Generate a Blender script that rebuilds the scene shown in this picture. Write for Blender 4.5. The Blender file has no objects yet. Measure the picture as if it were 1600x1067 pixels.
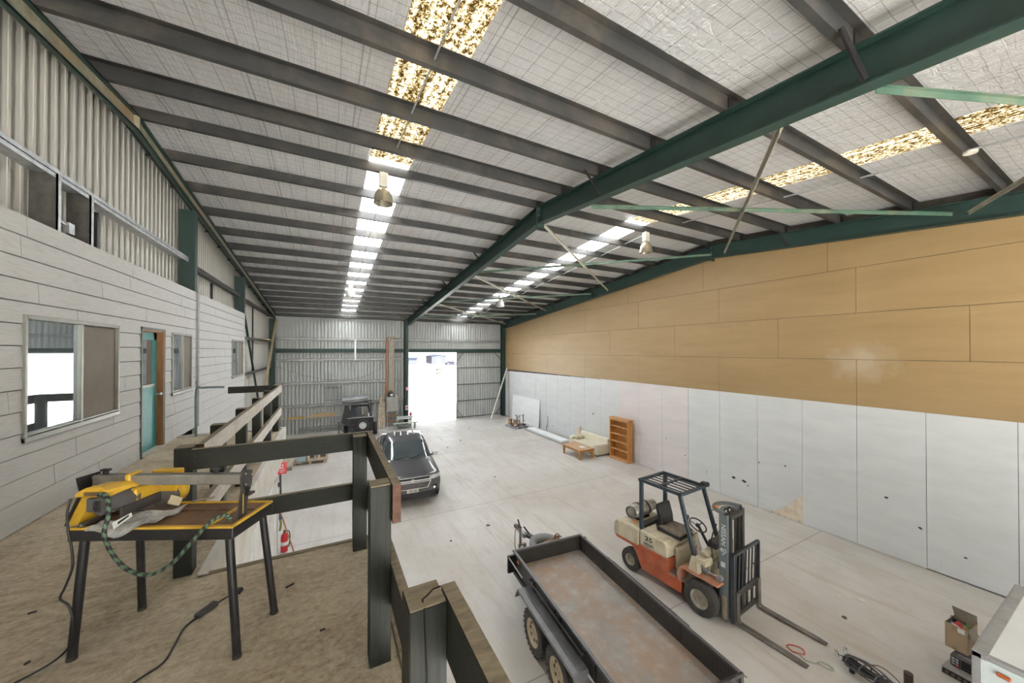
import bpy, bmesh, math, random
from math import sin, cos, pi, radians, atan2, hypot
from mathutils import Vector, Matrix
random.seed(7)
SC = bpy.context.scene
COL = SC.collection
V = Vector

# ------------------------------------------------------------------ mesh helpers
class MB:
    def __init__(s): s.v = []; s.f = []; s.mi = []
    def add(s, vs, fs, m=0):
        o = len(s.v); s.v += [tuple(p) for p in vs]
        s.f += [tuple(i + o for i in f) for f in fs]; s.mi += [m] * len(fs); return s
    def box(s, x0, x1, y0, y1, z0, z1, m=0, T=None):
        vs = [V((x, y, z)) for z in (z0, z1) for y in (y0, y1) for x in (x0, x1)]
        if T is not None: vs = [T @ p for p in vs]
        return s.add(vs, [(0, 2, 3, 1), (4, 5, 7, 6), (0, 1, 5, 4), (2, 6, 7, 3), (0, 4, 6, 2), (1, 3, 7, 5)], m)
    def hexa(s, p, m=0):
        return s.add(p, [(0, 2, 3, 1), (4, 5, 7, 6), (0, 1, 5, 4), (2, 6, 7, 3), (0, 4, 6, 2), (1, 3, 7, 5)], m)
    def bar(s, p, q, w, h, up=(0, 0, 1), m=0):
        p = V(p); q = V(q); d = (q - p).normalized(); u = V(up)
        a = d.cross(u)
        if a.length < 1e-4: a = d.cross(V((1, 0, 0)))
        a.normalize(); b = a.cross(d).normalized(); a = a * w / 2; b = b * h / 2
        return s.add([p - a - b, p + a - b, p - a + b, p + a + b, q - a - b, q + a - b, q - a + b, q + a + b],
                     [(0, 2, 3, 1), (4, 5, 7, 6), (0, 1, 5, 4), (2, 6, 7, 3), (0, 4, 6, 2), (1, 3, 7, 5)], m)
    def cyl(s, p, q, r0, r1=None, n=16, m=0, caps=True):
        r1 = r0 if r1 is None else r1
        p = V(p); q = V(q); d = (q - p).normalized()
        a = d.orthogonal().normalized(); b = d.cross(a)
        vs = []
        for c, r in ((p, r0), (q, r1)):
            for i in range(n):
                t = 2 * pi * i / n; vs.append(c + a * (r * cos(t)) + b * (r * sin(t)))
        fs = [(i, (i + 1) % n, n + (i + 1) % n, n + i) for i in range(n)]
        if caps: fs += [tuple(reversed(range(n))), tuple(range(n, 2 * n))]
        return s.add(vs, fs, m)
    def tube(s, pts, r, n=8, m=0, closed=False):
        pts = [V(p) for p in pts]; k = len(pts); rings = []
        prev = None
        for i, p in enumerate(pts):
            if closed: d = pts[(i + 1) % k] - pts[i - 1]
            else: d = pts[min(i + 1, k - 1)] - pts[max(i - 1, 0)]
            if d.length < 1e-9: d = V((0, 0, 1))
            d.normalize()
            if prev is None: a = d.orthogonal().normalized()
            else:
                a = prev - d * prev.dot(d)
                a = a.normalized() if a.length > 1e-6 else d.orthogonal().normalized()
            prev = a; b = d.cross(a)
            rr = r(i / max(1, k - 1)) if callable(r) else r
            rings.append([p + a * (rr * cos(2 * pi * j / n)) + b * (rr * sin(2 * pi * j / n)) for j in range(n)])
        return s.loft(rings, m, closed_u=True, closed_v=closed, caps=not closed)
    def loft(s, rings, m=0, closed_u=True, closed_v=False, caps=True):
        n = len(rings[0]); k = len(rings); vs = [p for r in rings for p in r]; fs = []
        for i in range(k if closed_v else k - 1):
            for j in range(n if closed_u else n - 1):
                a = i * n + j; b = i * n + (j + 1) % n; c = ((i + 1) % k) * n + (j + 1) % n; d = ((i + 1) % k) * n + j
                fs.append((a, b, c, d))
        if caps and closed_u: fs += [tuple(reversed(range(n))), tuple(range((k - 1) * n, k * n))]
        return s.add(vs, fs, m)
    def prism(s, poly, ax, a0, a1, m=0, T=None):
        # poly: list of 2D points; ax: axis of extrusion 'x','y','z'; the 2D coords fill the other axes in order
        def mk(p, a):
            if ax == 'x': return V((a, p[0], p[1]))
            if ax == 'y': return V((p[0], a, p[1]))
            return V((p[0], p[1], a))
        r0 = [mk(p, a0) for p in poly]; r1 = [mk(p, a1) for p in poly]
        if T is not None: r0 = [T @ p for p in r0]; r1 = [T @ p for p in r1]
        return s.loft([r0, r1], m)
    def lathe(s, prof, c=(0, 0, 0), axis='z', n=24, m=0, closed=False, ang=2 * pi):
        c = V(c); rings = []
        full = abs(ang - 2 * pi) < 1e-6
        cnt = n if full else n + 1
        for i in range(cnt):
            t = ang * i / n; ring = []
            for r, h in prof:
                u, w = r * cos(t), r * sin(t)
                if axis == 'z': ring.append(c + V((u, w, h)))
                elif axis == 'x': ring.append(c + V((h, u, w)))
                else: ring.append(c + V((u, h, w)))
            rings.append(ring)
        return s.loft(rings, m, closed_u=closed, closed_v=full, caps=False)
    def quad(s, a, b, c, d, m=0): return s.add([a, b, c, d], [(0, 1, 2, 3)], m)
    def sphere(s, c, r, n=14, k=8, m=0, sc=(1, 1, 1)):
        prof = [(r * sin(pi * i / k), -r * cos(pi * i / k)) for i in range(k + 1)]
        c = V(c); rings = []
        for i in range(n):
            t = 2 * pi * i / n
            rings.append([c + V((p[0] * cos(t) * sc[0], p[0] * sin(t) * sc[1], p[1] * sc[2])) for p in prof])
        return s.loft(rings, m, closed_u=False, closed_v=True, caps=False)
    def build(s, name, mat, parent=None, smooth=None, bevel=0, seg=1, loc=None, rot=None):
        me = bpy.data.meshes.new(name); me.from_pydata(s.v, [], s.f)
        mats = mat if isinstance(mat, (list, tuple)) else [mat]
        for q in mats: me.materials.append(q)
        for p, i in zip(me.polygons, s.mi): p.material_index = i
        bm = bmesh.new(); bm.from_mesh(me)
        bmesh.ops.recalc_face_normals(bm, faces=bm.faces); bm.to_mesh(me); bm.free()
        if smooth:
            for p in me.polygons: p.use_smooth = True
            me.set_sharp_from_angle(angle=radians(smooth))
        me.update()
        o = bpy.data.objects.new(name, me); COL.objects.link(o)
        if parent is not None: o.parent = parent
        if loc is not None: o.location = loc
        if rot is not None: o.rotation_euler = rot
        if bevel:
            b = o.modifiers.new('bevel', 'BEVEL'); b.width = bevel; b.segments = seg; b.limit_method = 'ANGLE'; b.angle_limit = radians(40)
            b.use_clamp_overlap = True
        return o

def tag(o, label, cat, group=None):
    o['label'] = label; o['category'] = cat
    if group: o['group'] = group
    return o
def thing(name, label, cat, loc=(0, 0, 0), rz=0, group=None):
    o = bpy.data.objects.new(name, None); COL.objects.link(o); o.empty_display_size = .1
    o.location = loc; o.rotation_euler = (0, 0, rz)
    return tag(o, label, cat, group)
def struct(o): o['kind'] = 'structure'; return o
def stuff(o): o['kind'] = 'stuff'; return o
def copy_tree(o, parent=None):
    c = o.copy(); COL.objects.link(c)
    if parent is not None: c.parent = parent
    for ch in list(o.children): copy_tree(ch, c)
    return c
def spline(pts, n=8):
    pts = [V(p) for p in pts]; out = []
    for i in range(len(pts) - 1):
        p0 = pts[max(i - 1, 0)]; p1 = pts[i]; p2 = pts[i + 1]; p3 = pts[min(i + 2, len(pts) - 1)]
        for j in range(n):
            t = j / n
            out.append(.5 * ((2 * p1) + (p2 - p0) * t + (2 * p0 - 5 * p1 + 4 * p2 - p3) * t * t + (3 * p1 - p0 - 3 * p2 + p3) * t ** 3))
    out.append(pts[-1]); return out
def lettering(txt, size, T, mat, parent=None, name='lettering', ext=.002, align='CENTER', sx=1.0):
    c = bpy.data.curves.new('t', 'FONT'); c.body = txt; c.size = size; c.extrude = ext; c.align_x = align; c.align_y = 'CENTER'
    c.resolution_u = 3; c.offset = size * .012
    o = bpy.data.objects.new('t', c); COL.objects.link(o)
    dg = bpy.context.evaluated_depsgraph_get()
    me = bpy.data.meshes.new_from_object(o.evaluated_get(dg)); me.name = name
    bpy.data.objects.remove(o); bpy.data.curves.remove(c)
    me.transform(Matrix.Diagonal((sx, 1, 1, 1))); me.transform(T)
    me.materials.clear(); me.materials.append(mat)
    r = bpy.data.objects.new(name, me); COL.objects.link(r)
    if parent is not None: r.parent = parent
    return r
def frame(o, xa, ya):
    xa = V(xa).normalized(); ya = V(ya); ya = (ya - xa * ya.dot(xa)).normalized(); za = xa.cross(ya)
    return Matrix(((xa.x, ya.x, za.x, o[0]), (xa.y, ya.y, za.y, o[1]), (xa.z, ya.z, za.z, o[2]), (0, 0, 0, 1)))
ORD = 'first second third fourth fifth sixth seventh eighth ninth tenth eleventh twelfth thirteenth fourteenth fifteenth sixteenth seventeenth'.split()

# ------------------------------------------------------------------ materials
class N:
    """small node-tree writer"""
    def __init__(s, name):
        s.m = bpy.data.materials.new(name); s.m.use_nodes = True
        s.t = s.m.node_tree; s.t.nodes.clear()
        s.out = s.n('ShaderNodeOutputMaterial')
    def n(s, t, **kw):
        x = s.t.nodes.new(t)
        for k, v in kw.items(): setattr(x, k, v)
        return x
    def put(s, sock, val):
        if isinstance(val, bpy.types.NodeSocket): s.t.links.new(val, sock)
        elif isinstance(val, (int, float)) and sock.type in ('RGBA',): sock.default_value = (val, val, val, 1)
        elif isinstance(val, (tuple, list)) and sock.type == 'RGBA' and len(val) == 3: sock.default_value = (*val, 1)
        else: sock.default_value = val
    def co(s, scale=(1, 1, 1), kind='Object'):
        c = s.n('ShaderNodeTexCoord'); mp = s.n('ShaderNodeMapping'); s.t.links.new(c.outputs[kind], mp.inputs[0]); mp.inputs[3].default_value = scale
        return mp.outputs[0]
    def xyz(s):
        c = s.n('ShaderNodeTexCoord'); x = s.n('ShaderNodeSeparateXYZ'); s.t.links.new(c.outputs['Object'], x.inputs[0]); return x.outputs
    def noise(s, vec, scale=5, detail=4, rough=.55, dist=0):
        x = s.n('ShaderNodeTexNoise'); s.put(x.inputs['Vector'], vec); x.inputs['Scale'].default_value = scale
        x.inputs['Detail'].default_value = detail; x.inputs['Roughness'].default_value = rough; x.inputs['Distortion'].default_value = dist
        return x.outputs['Fac']
    def vor(s, vec, scale=5, feat='F1'):
        x = s.n('ShaderNodeTexVoronoi'); x.feature = feat; s.put(x.inputs['Vector'], vec); x.inputs['Scale'].default_value = scale; return x.outputs['Distance']
    def math(s, op, a, b=0.0, c=0.0):
        x = s.n('ShaderNodeMath', operation=op); s.put(x.inputs[0], a); s.put(x.inputs[1], b); s.put(x.inputs[2], c); return x.outputs[0]
    def ramp(s, f, stops, interp='LINEAR'):
        x = s.n('ShaderNodeValToRGB'); s.put(x.inputs[0], f); e = x.color_ramp.elements; x.color_ramp.interpolation = interp
        while len(e) > 1: e.remove(e[0])
        for i, (p, c) in enumerate(stops):
            if isinstance(c, (int, float)): c = (c, c, c)
            if i == 0: e[0].position = p; e[0].color = (*c, 1)
            else: q = e.new(p); q.color = (*c, 1)
        return x.outputs[0]
    def mix(s, f, a, b, mode='MIX'):
        x = s.n('ShaderNodeMix', data_type='RGBA', blend_type=mode); s.put(x.inputs[0], f); s.put(x.inputs[6], a); s.put(x.inputs[7], b); return x.outputs[2]
    def bump(s, h, strength=.3, dist=.01):
        x = s.n('ShaderNodeBump'); s.put(x.inputs['Height'], h); x.inputs['Strength'].default_value = strength; x.inputs['Distance'].default_value = dist; return x.outputs[0]
    def bsdf(s, col, rough=.6, metal=0.0, normal=None, spec=.5, coat=0.0, emis=None, estr=0):
        b = s.n('ShaderNodeBsdfPrincipled'); s.put(b.inputs['Base Color'], col); s.put(b.inputs['Roughness'], rough); s.put(b.inputs['Metallic'], metal)
        b.inputs['Specular IOR Level'].default_value = spec; b.inputs['Coat Weight'].default_value = coat
        if normal is not None: s.put(b.inputs['Normal'], normal)
        s.t.links.new(b.outputs[0], s.out.inputs[0]); return s.m
    def line(s, coord, period, width, off=0.0):
        """1 on thin lines every `period` along coord"""
        a = s.math('DIVIDE', s.math('ADD', coord, off), period); a = s.math('FRACT', a)
        a = s.math('ABSOLUTE', s.math('SUBTRACT', a, .5)); return s.math('LESS_THAN', a, width / period / 2)

def plain(name, col, rough=.6, metal=0.0, spec=.5, coat=0.0, var=.18, scale=6, bump=0.0, dirt=None, dirt_amt=.5):
    """solid paint / metal / plastic with mottling and optional dirt"""
    n = N(name); c = n.co(); f = n.noise(c, scale, 5, .6)
    lo = tuple(x * (1 - var) for x in col); hi = tuple(min(1, x * (1 + var)) for x in col)
    k = n.ramp(f, [(.3, lo), (.7, hi)])
    if dirt is not None:
        g = n.noise(c, scale * .45, 6, .7, .4)
        k = n.mix(n.math('MULTIPLY', n.ramp(g, [(.48, 0.0), (.68, 1.0)]), dirt_amt), k, dirt)
    nm = n.bump(n.noise(c, scale * 8, 3), bump, .01) if bump else None
    return n.bsdf(k, rough, metal, nm, spec, coat)

M = {}
def mat_concrete():
    n = N('polished_concrete'); c = n.co(); x = n.xyz()
    big = n.noise(c, .35, 6, .6, .5); mid = n.noise(c, 1.7, 6, .65, .3); fine = n.noise(c, 22, 4, .6)
    k = n.ramp(big, [(.3, (.455, .427, .39)), (.52, (.535, .517, .49)), (.72, (.60, .59, .572))])
    # dusty drag marks running down the shed
    st = n.noise(n.co((2.6, .35, 1)), 1.4, 6, .7, .8)
    k = n.mix(n.math('MULTIPLY', n.ramp(st, [(.5, 0.0), (.70, 1.0)]), .6), k, (.40, .345, .275))
    k = n.mix(n.math('MULTIPLY', n.ramp(mid, [(.56, 0.0), (.75, 1.0)]), .35), k, (.42, .37, .31))
    k = n.mix(n.math('MULTIPLY', n.ramp(fine, [(.6, 0.0), (.75, 1.0)]), .18), k, (.36, .32, .27))
    sp = n.ramp(n.noise(n.co(), 9, 2, .5), [(.735, 0.0), (.755, 1.0)])
    k = n.mix(n.math('MULTIPLY', sp, .5), k, (.25, .22, .18))
    # saw cuts
    wob = n.math('MULTIPLY', n.math('SUBTRACT', n.noise(c, .6, 2), .5), .03)
    j1 = n.line(n.math('ADD', x[1], wob), 6.0, .026, 4.42)
    j2 = n.line(n.math('ADD', x[0], wob), 7.2, .02, -1.05)
    k = n.mix(n.math('MULTIPLY', n.math('MAXIMUM', j1, n.math('MULTIPLY', j2, .55)), .6), k, (.2, .17, .14))
    # wide tyre arcs
    return n.bsdf(k, n.ramp(mid, [(.3, .38), (.7, .62)]), 0, n.bump(fine, .06, .01), .4)
M['concrete'] = mat_concrete()

def mat_foil():
    n = N('silver_roof_foil'); x = n.xyz(); c = n.co()
    w1 = n.noise(n.co((11, .45, 1)), 3.0, 5, .65, .25)
    w2 = n.noise(n.co((34, .55, 1)), 2.0, 4, .7, .3)
    w3 = n.noise(n.co((1.2, 2.2, 1)), 3.0, 5, .6, 1.6)
    big = n.noise(c, .6, 3, .5)
    k = n.ramp(w1, [(.28, .72), (.46, .97), (.7, 1.0)])
    k = n.mix(.42, k, n.ramp(w2, [(.34, .5), (.45, .93), (.7, 1.0)]))
    k = n.mix(.25, k, n.ramp(w3, [(.3, .7), (.7, .97)]))
    k = n.mix(n.math('MULTIPLY', n.ramp(big, [(.42, 0.0), (.66, 1.0)]), .35), k, (.93, .89, .84))
    seam = n.line(x[0], 1.35, .022, .3)
    k = n.mix(n.math('MULTIPLY', seam, .5), k, (.25, .24, .23))
    wob = n.math('MULTIPLY', n.math('SUBTRACT', n.noise(c, 1.4, 2), .5), .05)
    lx = n.line(n.math('ADD', x[0], wob), .30, .011); ly = n.line(n.math('ADD', x[1], wob), .15, .009)
    wire = n.math('MAXIMUM', lx, ly)
    k = n.mix(n.math('MULTIPLY', wire, .42), k, (.06, .055, .05))
    h = n.math('ADD', n.math('MULTIPLY', w1, 1.0), n.math('ADD', n.math('MULTIPLY', w2, .5), n.math('MULTIPLY', w3, 1.2)))
    return n.bsdf(k, .34, .12, n.bump(h, .9, .06), .5)
M['foil'] = mat_foil()

def mat_sky(dirty):
    n = N('lichened_skylight' if dirty else 'clear_skylight'); c = n.co()
    rib = n.noise(n.co((14, .3, 1)), 1, 2)
    em = n.n('ShaderNodeEmission')
    if dirty:
        a = n.noise(n.co((1.25, .95, 1)), 15, 7, .75, .6); b = n.noise(n.co((1.3, 1, 1)), 60, 3, .6)
        f = n.math('ADD', n.math('MULTIPLY', a, .72), n.math('MULTIPLY', b, .28))
        f = n.math('ADD', f, n.math('MULTIPLY', n.math('SUBTRACT', rib, .5), .22))
        k = n.ramp(f, [(.44, (.02, .013, .004)), (.48, (.09, .056, .018)), (.508, (.25, .17, .07)), (.54, (.6, .47, .26)), (.63, (1.0, .985, .92))])
        n.put(em.inputs[0], k); em.inputs[1].default_value = DIRTY
    else:
        k = n.ramp(rib, [(.3, (.86, .93, .97)), (.6, (1, 1, 1))]); n.put(em.inputs[0], k); em.inputs[1].default_value = CLEAR
    n.t.links.new(em.outputs[0], n.out.inputs[0]); return n.m
CLEAR = 12.0; DIRTY = 2.9
M['sky_clear'] = mat_sky(False); M['sky_dirty'] = mat_sky(True)

def mat_wood_grain(name, a, b, axis=(1, 18, 18), scale=1.4, rough=.6, bump=.15, dirt=None, damt=.4):
    n = N(name); g = n.noise(n.co(axis), scale, 6, .65, 1.1); k = n.ramp(g, [(.32, a), (.66, b)])
    if dirt is not None: k = n.mix(n.math('MULTIPLY', n.ramp(n.noise(n.co(), 2.5, 6, .7), [(.48, 0.0), (.68, 1.0)]), damt), k, dirt)
    return n.bsdf(k, rough, 0, n.bump(g, bump, .01))
def mat_weatherboard():
    n = N('limed_weatherboard'); x = n.xyz()
    row = n.math('FLOOR', n.math('DIVIDE', n.math('SUBTRACT', x[2], 3.36), .2125)); seg = n.math('FLOOR', n.math('DIVIDE', n.math('ADD', x[1], n.math('MULTIPLY', row, 1.37)), 1.5))
    cx = n.n('ShaderNodeCombineXYZ'); n.put(cx.inputs[0], n.math('ADD', n.math('MULTIPLY', row, 7.3), n.math('MULTIPLY', seg, 3.1))); n.put(cx.inputs[1], n.math('MULTIPLY', x[1], .55)); n.put(cx.inputs[2], n.math('MULTIPLY', x[2], 4.2))
    big = n.noise(cx.outputs[0], 1.0, 2, .5, .2)
    con = n.math('FRACT', n.math('ADD', n.math('MULTIPLY', big, 15), n.math('MULTIPLY', x[2], 5)))      # cathedral grain as contours of a slow noise
    ln = n.ramp(con, [(.0, 1.0), (.22, .15), (.5, 0.0), (.86, .1), (1.0, 1.0)])
    g = n.noise(n.co((1, 1.2, 30)), 5, 5, .65, .4)
    k = n.ramp(g, [(.3, (.45, .445, .425)), (.55, (.515, .52, .51)), (.75, (.55, .555, .55))])
    k = n.mix(n.math('MULTIPLY', ln, .3), k, (.36, .345, .31))
    k = n.mix(n.math('MULTIPLY', n.ramp(n.noise(n.co(), 1.1, 5, .6), [(.45, 0.0), (.7, 1.0)]), .3), k, (.44, .43, .405))
    return n.bsdf(k, .7, 0, n.bump(n.math('SUBTRACT', g, n.math('MULTIPLY', ln, .5)), .15, .003))
M['weatherboard'] = mat_weatherboard()
def mat_dirt():
    n = N('dusty_mezzanine_floor'); c = n.co()
    a = n.noise(n.co((1, 1.0, 1)), 1.1, 7, .68, .8); b = n.noise(n.co((1.6, 4.5, 1)), 3.5, 7, .7, 1.4); d = n.noise(c, 26, 5, .7)
    f = n.math('ADD', n.math('MULTIPLY', a, .5), n.math('ADD', n.math('MULTIPLY', b, .35), n.math('MULTIPLY', n.math('SUBTRACT', n.math('MULTIPLY', d, 1.5), .25), .24)))
    k = n.ramp(f, [(.36, (.19, .15, .10)), (.48, (.36, .30, .215)), (.58, (.48, .415, .31)), (.7, (.60, .54, .43))])
    sp = n.ramp(n.noise(n.co((1.6, 5, 1)), 14, 3, .6, .6), [(.66, 0.0), (.71, 1.0)])
    k = n.mix(n.math('MULTIPLY', sp, .5), k, (.09, .07, .05))
    return n.bsdf(k, .95, 0, n.bump(n.math('ADD', f, n.math('MULTIPLY', d, .5)), .85, .025), .2)
M['dirt'] = mat_dirt()
def mat_beige():
    n = N('beige_plasterboard'); x = n.xyz(); c = n.co()
    k = n.ramp(n.noise(n.co((1, .5, 3)), 1.2, 5, .6), [(.3, (.272, .177, .073)), (.7, (.318, .212, .097))])
    # pale patched areas
    p = n.noise(n.co((1, 1, 1)), .8, 4, .6, .3)
    dy = n.math('SUBTRACT', x[1], 3.75); dz = n.math('SUBTRACT', x[2], 4.75)
    r = n.math('SQRT', n.math('ADD', n.math('MULTIPLY', dy, dy), n.math('MULTIPLY', n.math('MULTIPLY', dz, dz), 1.6)))
    blot = n.ramp(n.math('ADD', r, n.math('MULTIPLY', n.math('SUBTRACT', n.noise(c, 3, 4), .5), .9)), [(.15, 1.0), (.75, 0.0)])
    k = n.mix(n.math('MULTIPLY', blot, .4), k, (.52, .46, .36))
    st = n.ramp(n.noise(n.co((1, 5, .4)), 1.6, 4, .6), [(.58, 0.0), (.7, 1.0)])
    k = n.mix(n.math('MULTIPLY', st, .16), k, (.38, .22, .08))
    return n.bsdf(k, .5, 0, None, .7)
M['beige'] = mat_beige()
def mat_panel(name, col):
    n = N(name); c = n.co()
    k = n.ramp(n.noise(n.co((1, .6, 2.5)), 1.4, 6, .65), [(.3, tuple(v * .93 for v in col)), (.7, tuple(min(1, v * 1.05) for v in col))])
    sc = n.ramp(n.noise(n.co((1, 7, .8)), 2.2, 5, .7, .5), [(.66, 0.0), (.72, 1.0)])
    z = n.xyz()[2]; low = n.ramp(n.math('DIVIDE', z, 1.4), [(0.05, 1.0), (.9, .12)])
    k = n.mix(n.math('MULTIPLY', n.math('MULTIPLY', sc, low), .55), k, (.3, .28, .26))
    sc2 = n.ramp(n.noise(n.co((1, 1.5, 9)), 2.0, 3, .6), [(.74, 0.0), (.76, 1.0)])
    k = n.mix(n.math('MULTIPLY', n.math('MULTIPLY', sc2, low), .7), k, (.12, .11, .10))
    return n.bsdf(k, .6)
M['panel'] = mat_panel('grey_white_lining', (.61, .63, .635)); M['panel_pink'] = mat_panel('pinkish_lining', (.645, .605, .60))
M['panel_bright'] = mat_panel('bright_white_sheet', (.80, .82, .84))
def mat_clad(name, col, rough=.6):
    n = N(name); c = n.co((1, 1, .25)); f = n.noise(c, 1.3, 6, .65, .3)
    k = n.ramp(f, [(.3, tuple(v * .82 for v in col)), (.7, tuple(min(1, v * 1.1) for v in col))])
    st = n.ramp(n.noise(n.co((2.2, 2.2, .5)), 2.6, 5, .7), [(.6, 0.0), (.75, 1.0)]); k = n.mix(n.math('MULTIPLY', st, .3), k, (.25, .23, .2))
    return n.bsdf(k, rough, .08)
M['clad'] = mat_clad('zincalume_cladding', (.54, .555, .54)); M['clad_cream'] = mat_clad('cream_cladding', (.60, .585, .53))
M['galv'] = plain('galvanised_steel', (.50, .52, .53), .38, .6, var=.25, scale=9)
M['galv_dull'] = plain('dull_galvanised_purlin', (.042, .042, .04), .45, .3, var=.2, scale=3, dirt=(.16, .13, .10), dirt_amt=.4)
M['girt'] = plain('grey_wall_girt', (.36, .36, .35), .5, .4, var=.2, scale=4)
M['green'] = plain('dark_green_steel_paint', (.015, .040, .032), .5, 0, var=.2, scale=2.5)
M['green_pale'] = plain('worn_green_steel_paint', (.07, .13, .09), .5, 0, var=.25, scale=4, dirt=(.3, .24, .15), dirt_amt=.4)
M['green_rust'] = plain('primer_worn_green_channel', (.26, .25, .18), .55, 0, var=.3, scale=5, dirt=(.36, .2, .09), dirt_amt=.7)
M['brace_pale'] = plain('buff_painted_angle', (.34, .32, .25), .5, 0, var=.2, scale=4)
M['post'] = mat_wood_grain('dark_green_treated_post', (.009, .011, .0085), (.02, .0235, .0185), (14, 14, 1), 2.2, .75, .3, (.03, .03, .022), .3)
M['rail'] = mat_wood_grain('dark_green_treated_rail', (.010, .012, .009), (.022, .025, .019), (2, 14, 14), 2.2, .75, .3, (.034, .033, .024), .3)
M['rail_top'] = mat_wood_grain('weathered_rail_top', (.12, .095, .06), (.24, .2, .135), (3, 12, 12), 2.0, .85, .3)
M['rail_white'] = mat_wood_grain('whitewashed_rail_face', (.50, .48, .43), (.66, .645, .60), (12, 1.5, 12), 2.0, .75, .2, (.3, .27, .22), .4)
M['endgrain'] = mat_wood_grain('red_brown_end_grain', (.04, .016, .009), (.095, .04, .02), (10, 10, 10), 2, .8, .2)
M['alu'] = plain('champagne_window_aluminium', (.27, .275, .245), .4, .3, var=.1)
M['alu_rail'] = plain('anodised_aluminium_beam', (.33, .315, .28), .42, .5, var=.12, scale=12, dirt=(.2, .17, .13), dirt_amt=.35)
def mat_window():
    n = N('reflective_window_glass'); d = n.n('ShaderNodeBsdfDiffuse'); d.inputs[0].default_value = (.10, .12, .125, 1)
    g = n.n('ShaderNodeBsdfGlossy'); g.inputs['Roughness'].default_value = .02; g.inputs[0].default_value = (.9, .95, 1, 1)
    m = n.n('ShaderNodeMixShader'); m.inputs[0].default_value = .5; n.t.links.new(d.outputs[0], m.inputs[1]); n.t.links.new(g.outputs[0], m.inputs[2])
    n.t.links.new(m.outputs[0], n.out.inputs[0]); return n.m
M['window'] = mat_window()
M['flyscreen'] = plain('brown_flyscreen', (.17, .145, .115), .75, 0, var=.15, scale=2)
M['teal'] = plain('teal_door_paint', (.035, .235, .225), .45, 0, var=.15, scale=3, dirt=(.14, .35, .33), dirt_amt=.5)
M['jamb'] = mat_wood_grain('orange_brown_jamb', (.20, .085, .03), (.33, .15, .055), (8, 8, 1), 2, .5, .1)
M['chrome'] = plain('chrome', (.82, .83, .84), .24, .9, var=.05)
M['steel'] = plain('worn_steel', (.32, .31, .30), .4, .7, var=.3, scale=14, dirt=(.2, .14, .09), dirt_amt=.4)
M['black'] = plain('black_enamel', (.014, .014, .016), .4, 0, var=.2, scale=12, dirt=(.07, .06, .05), dirt_amt=.3)
M['blackplastic'] = plain('black_plastic', (.022, .022, .024), .5, 0, var=.2)
M['rubber'] = plain('dusty_rubber', (.045, .042, .039), .85, 0, var=.25, scale=9, bump=.2, dirt=(.12, .105, .085), dirt_amt=.4)
M['white'] = plain('white_paint', (.76, .77, .77), .5, 0, var=.05)
M['whiteplastic'] = plain('off_white_plastic', (.62, .60, .53), .5, 0, var=.08)
M['red'] = plain('signal_red', (.55, .025, .03), .4, 0, var=.1)
M['yellow'] = plain('site_yellow_paint', (.60, .36, .025), .5, 0, var=.15, scale=9, dirt=(.33, .21, .08), dirt_amt=.5)
M['rusty'] = plain('rust_brown_tray', (.145, .078, .038), .55, .15, var=.35, scale=7, dirt=(.25, .15, .08), dirt_amt=.5)

# ------------------------------------------------------------------ the shed
XL, XR, YB, YF, RY = -2.97, 12.18, 24.5, -9.5, 7.6
S = .096
def roofz(y): return 8.95 - S * abs(y - RY)
def purz(y): return 8.735 - S * abs(y - RY)      # underside of the purlins
def raft_top(y): return 8.73 - S * abs(y - RY)
def raft_bot(y): return 8.28 - S * abs(y - RY)

b = MB(); b.box(-4, 13, YF - .3, YB + .15, -.2, 0)
struct(b.build('floor', M['concrete']))

SKY = [(.75, 1.55), (7.98, 8.80)]
xs = [XL - .25, SKY[0][0], SKY[0][1], SKY[1][0], SKY[1][1], XR + .3]
b = MB()
for i in (0, 2, 4):
    for ya, yb in ((RY, YB + .25), (YF - .25, RY)):
        p = [(x, y, roofz(y) + dz) for dz in (0, .04) for y in (ya, yb) for x in (xs[i], xs[i + 1])]
        b.hexa(p)
for x0, x1 in SKY:                                  # upstands at the eaves close the strips
    b.hexa([(x, y, roofz(y) + dz) for dz in (0, .04) for y in (24.25, YB + .1) for x in (x0, x1)])
struct(b.build('ceiling', M['foil']))
for k, (x0, x1) in enumerate(SKY):
    side = 'nearer the office' if k == 0 else 'nearer the yellow wall'
    for clear in (True, False):
        b = MB()
        y0, y1 = (RY, 24.25) if clear else (YF, RY)
        n = 30
        for i in range(n):
            ya = y0 + (y1 - y0) * i / n; yb = y0 + (y1 - y0) * (i + 1) / n
            b.quad((x0, ya, roofz(ya) + .02), (x1, ya, roofz(ya) + .02), (x1, yb, roofz(yb) + .02), (x0, yb, roofz(yb) + .02))
        o = b.build('skylight', M['sky_clear' if clear else 'sky_dirty'])
        tag(o, ('clean glowing white roof skylight strip ' if clear else 'lichen-spotted yellowed roof skylight strip ') + side, 'skylight')
        struct(o)

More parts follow.
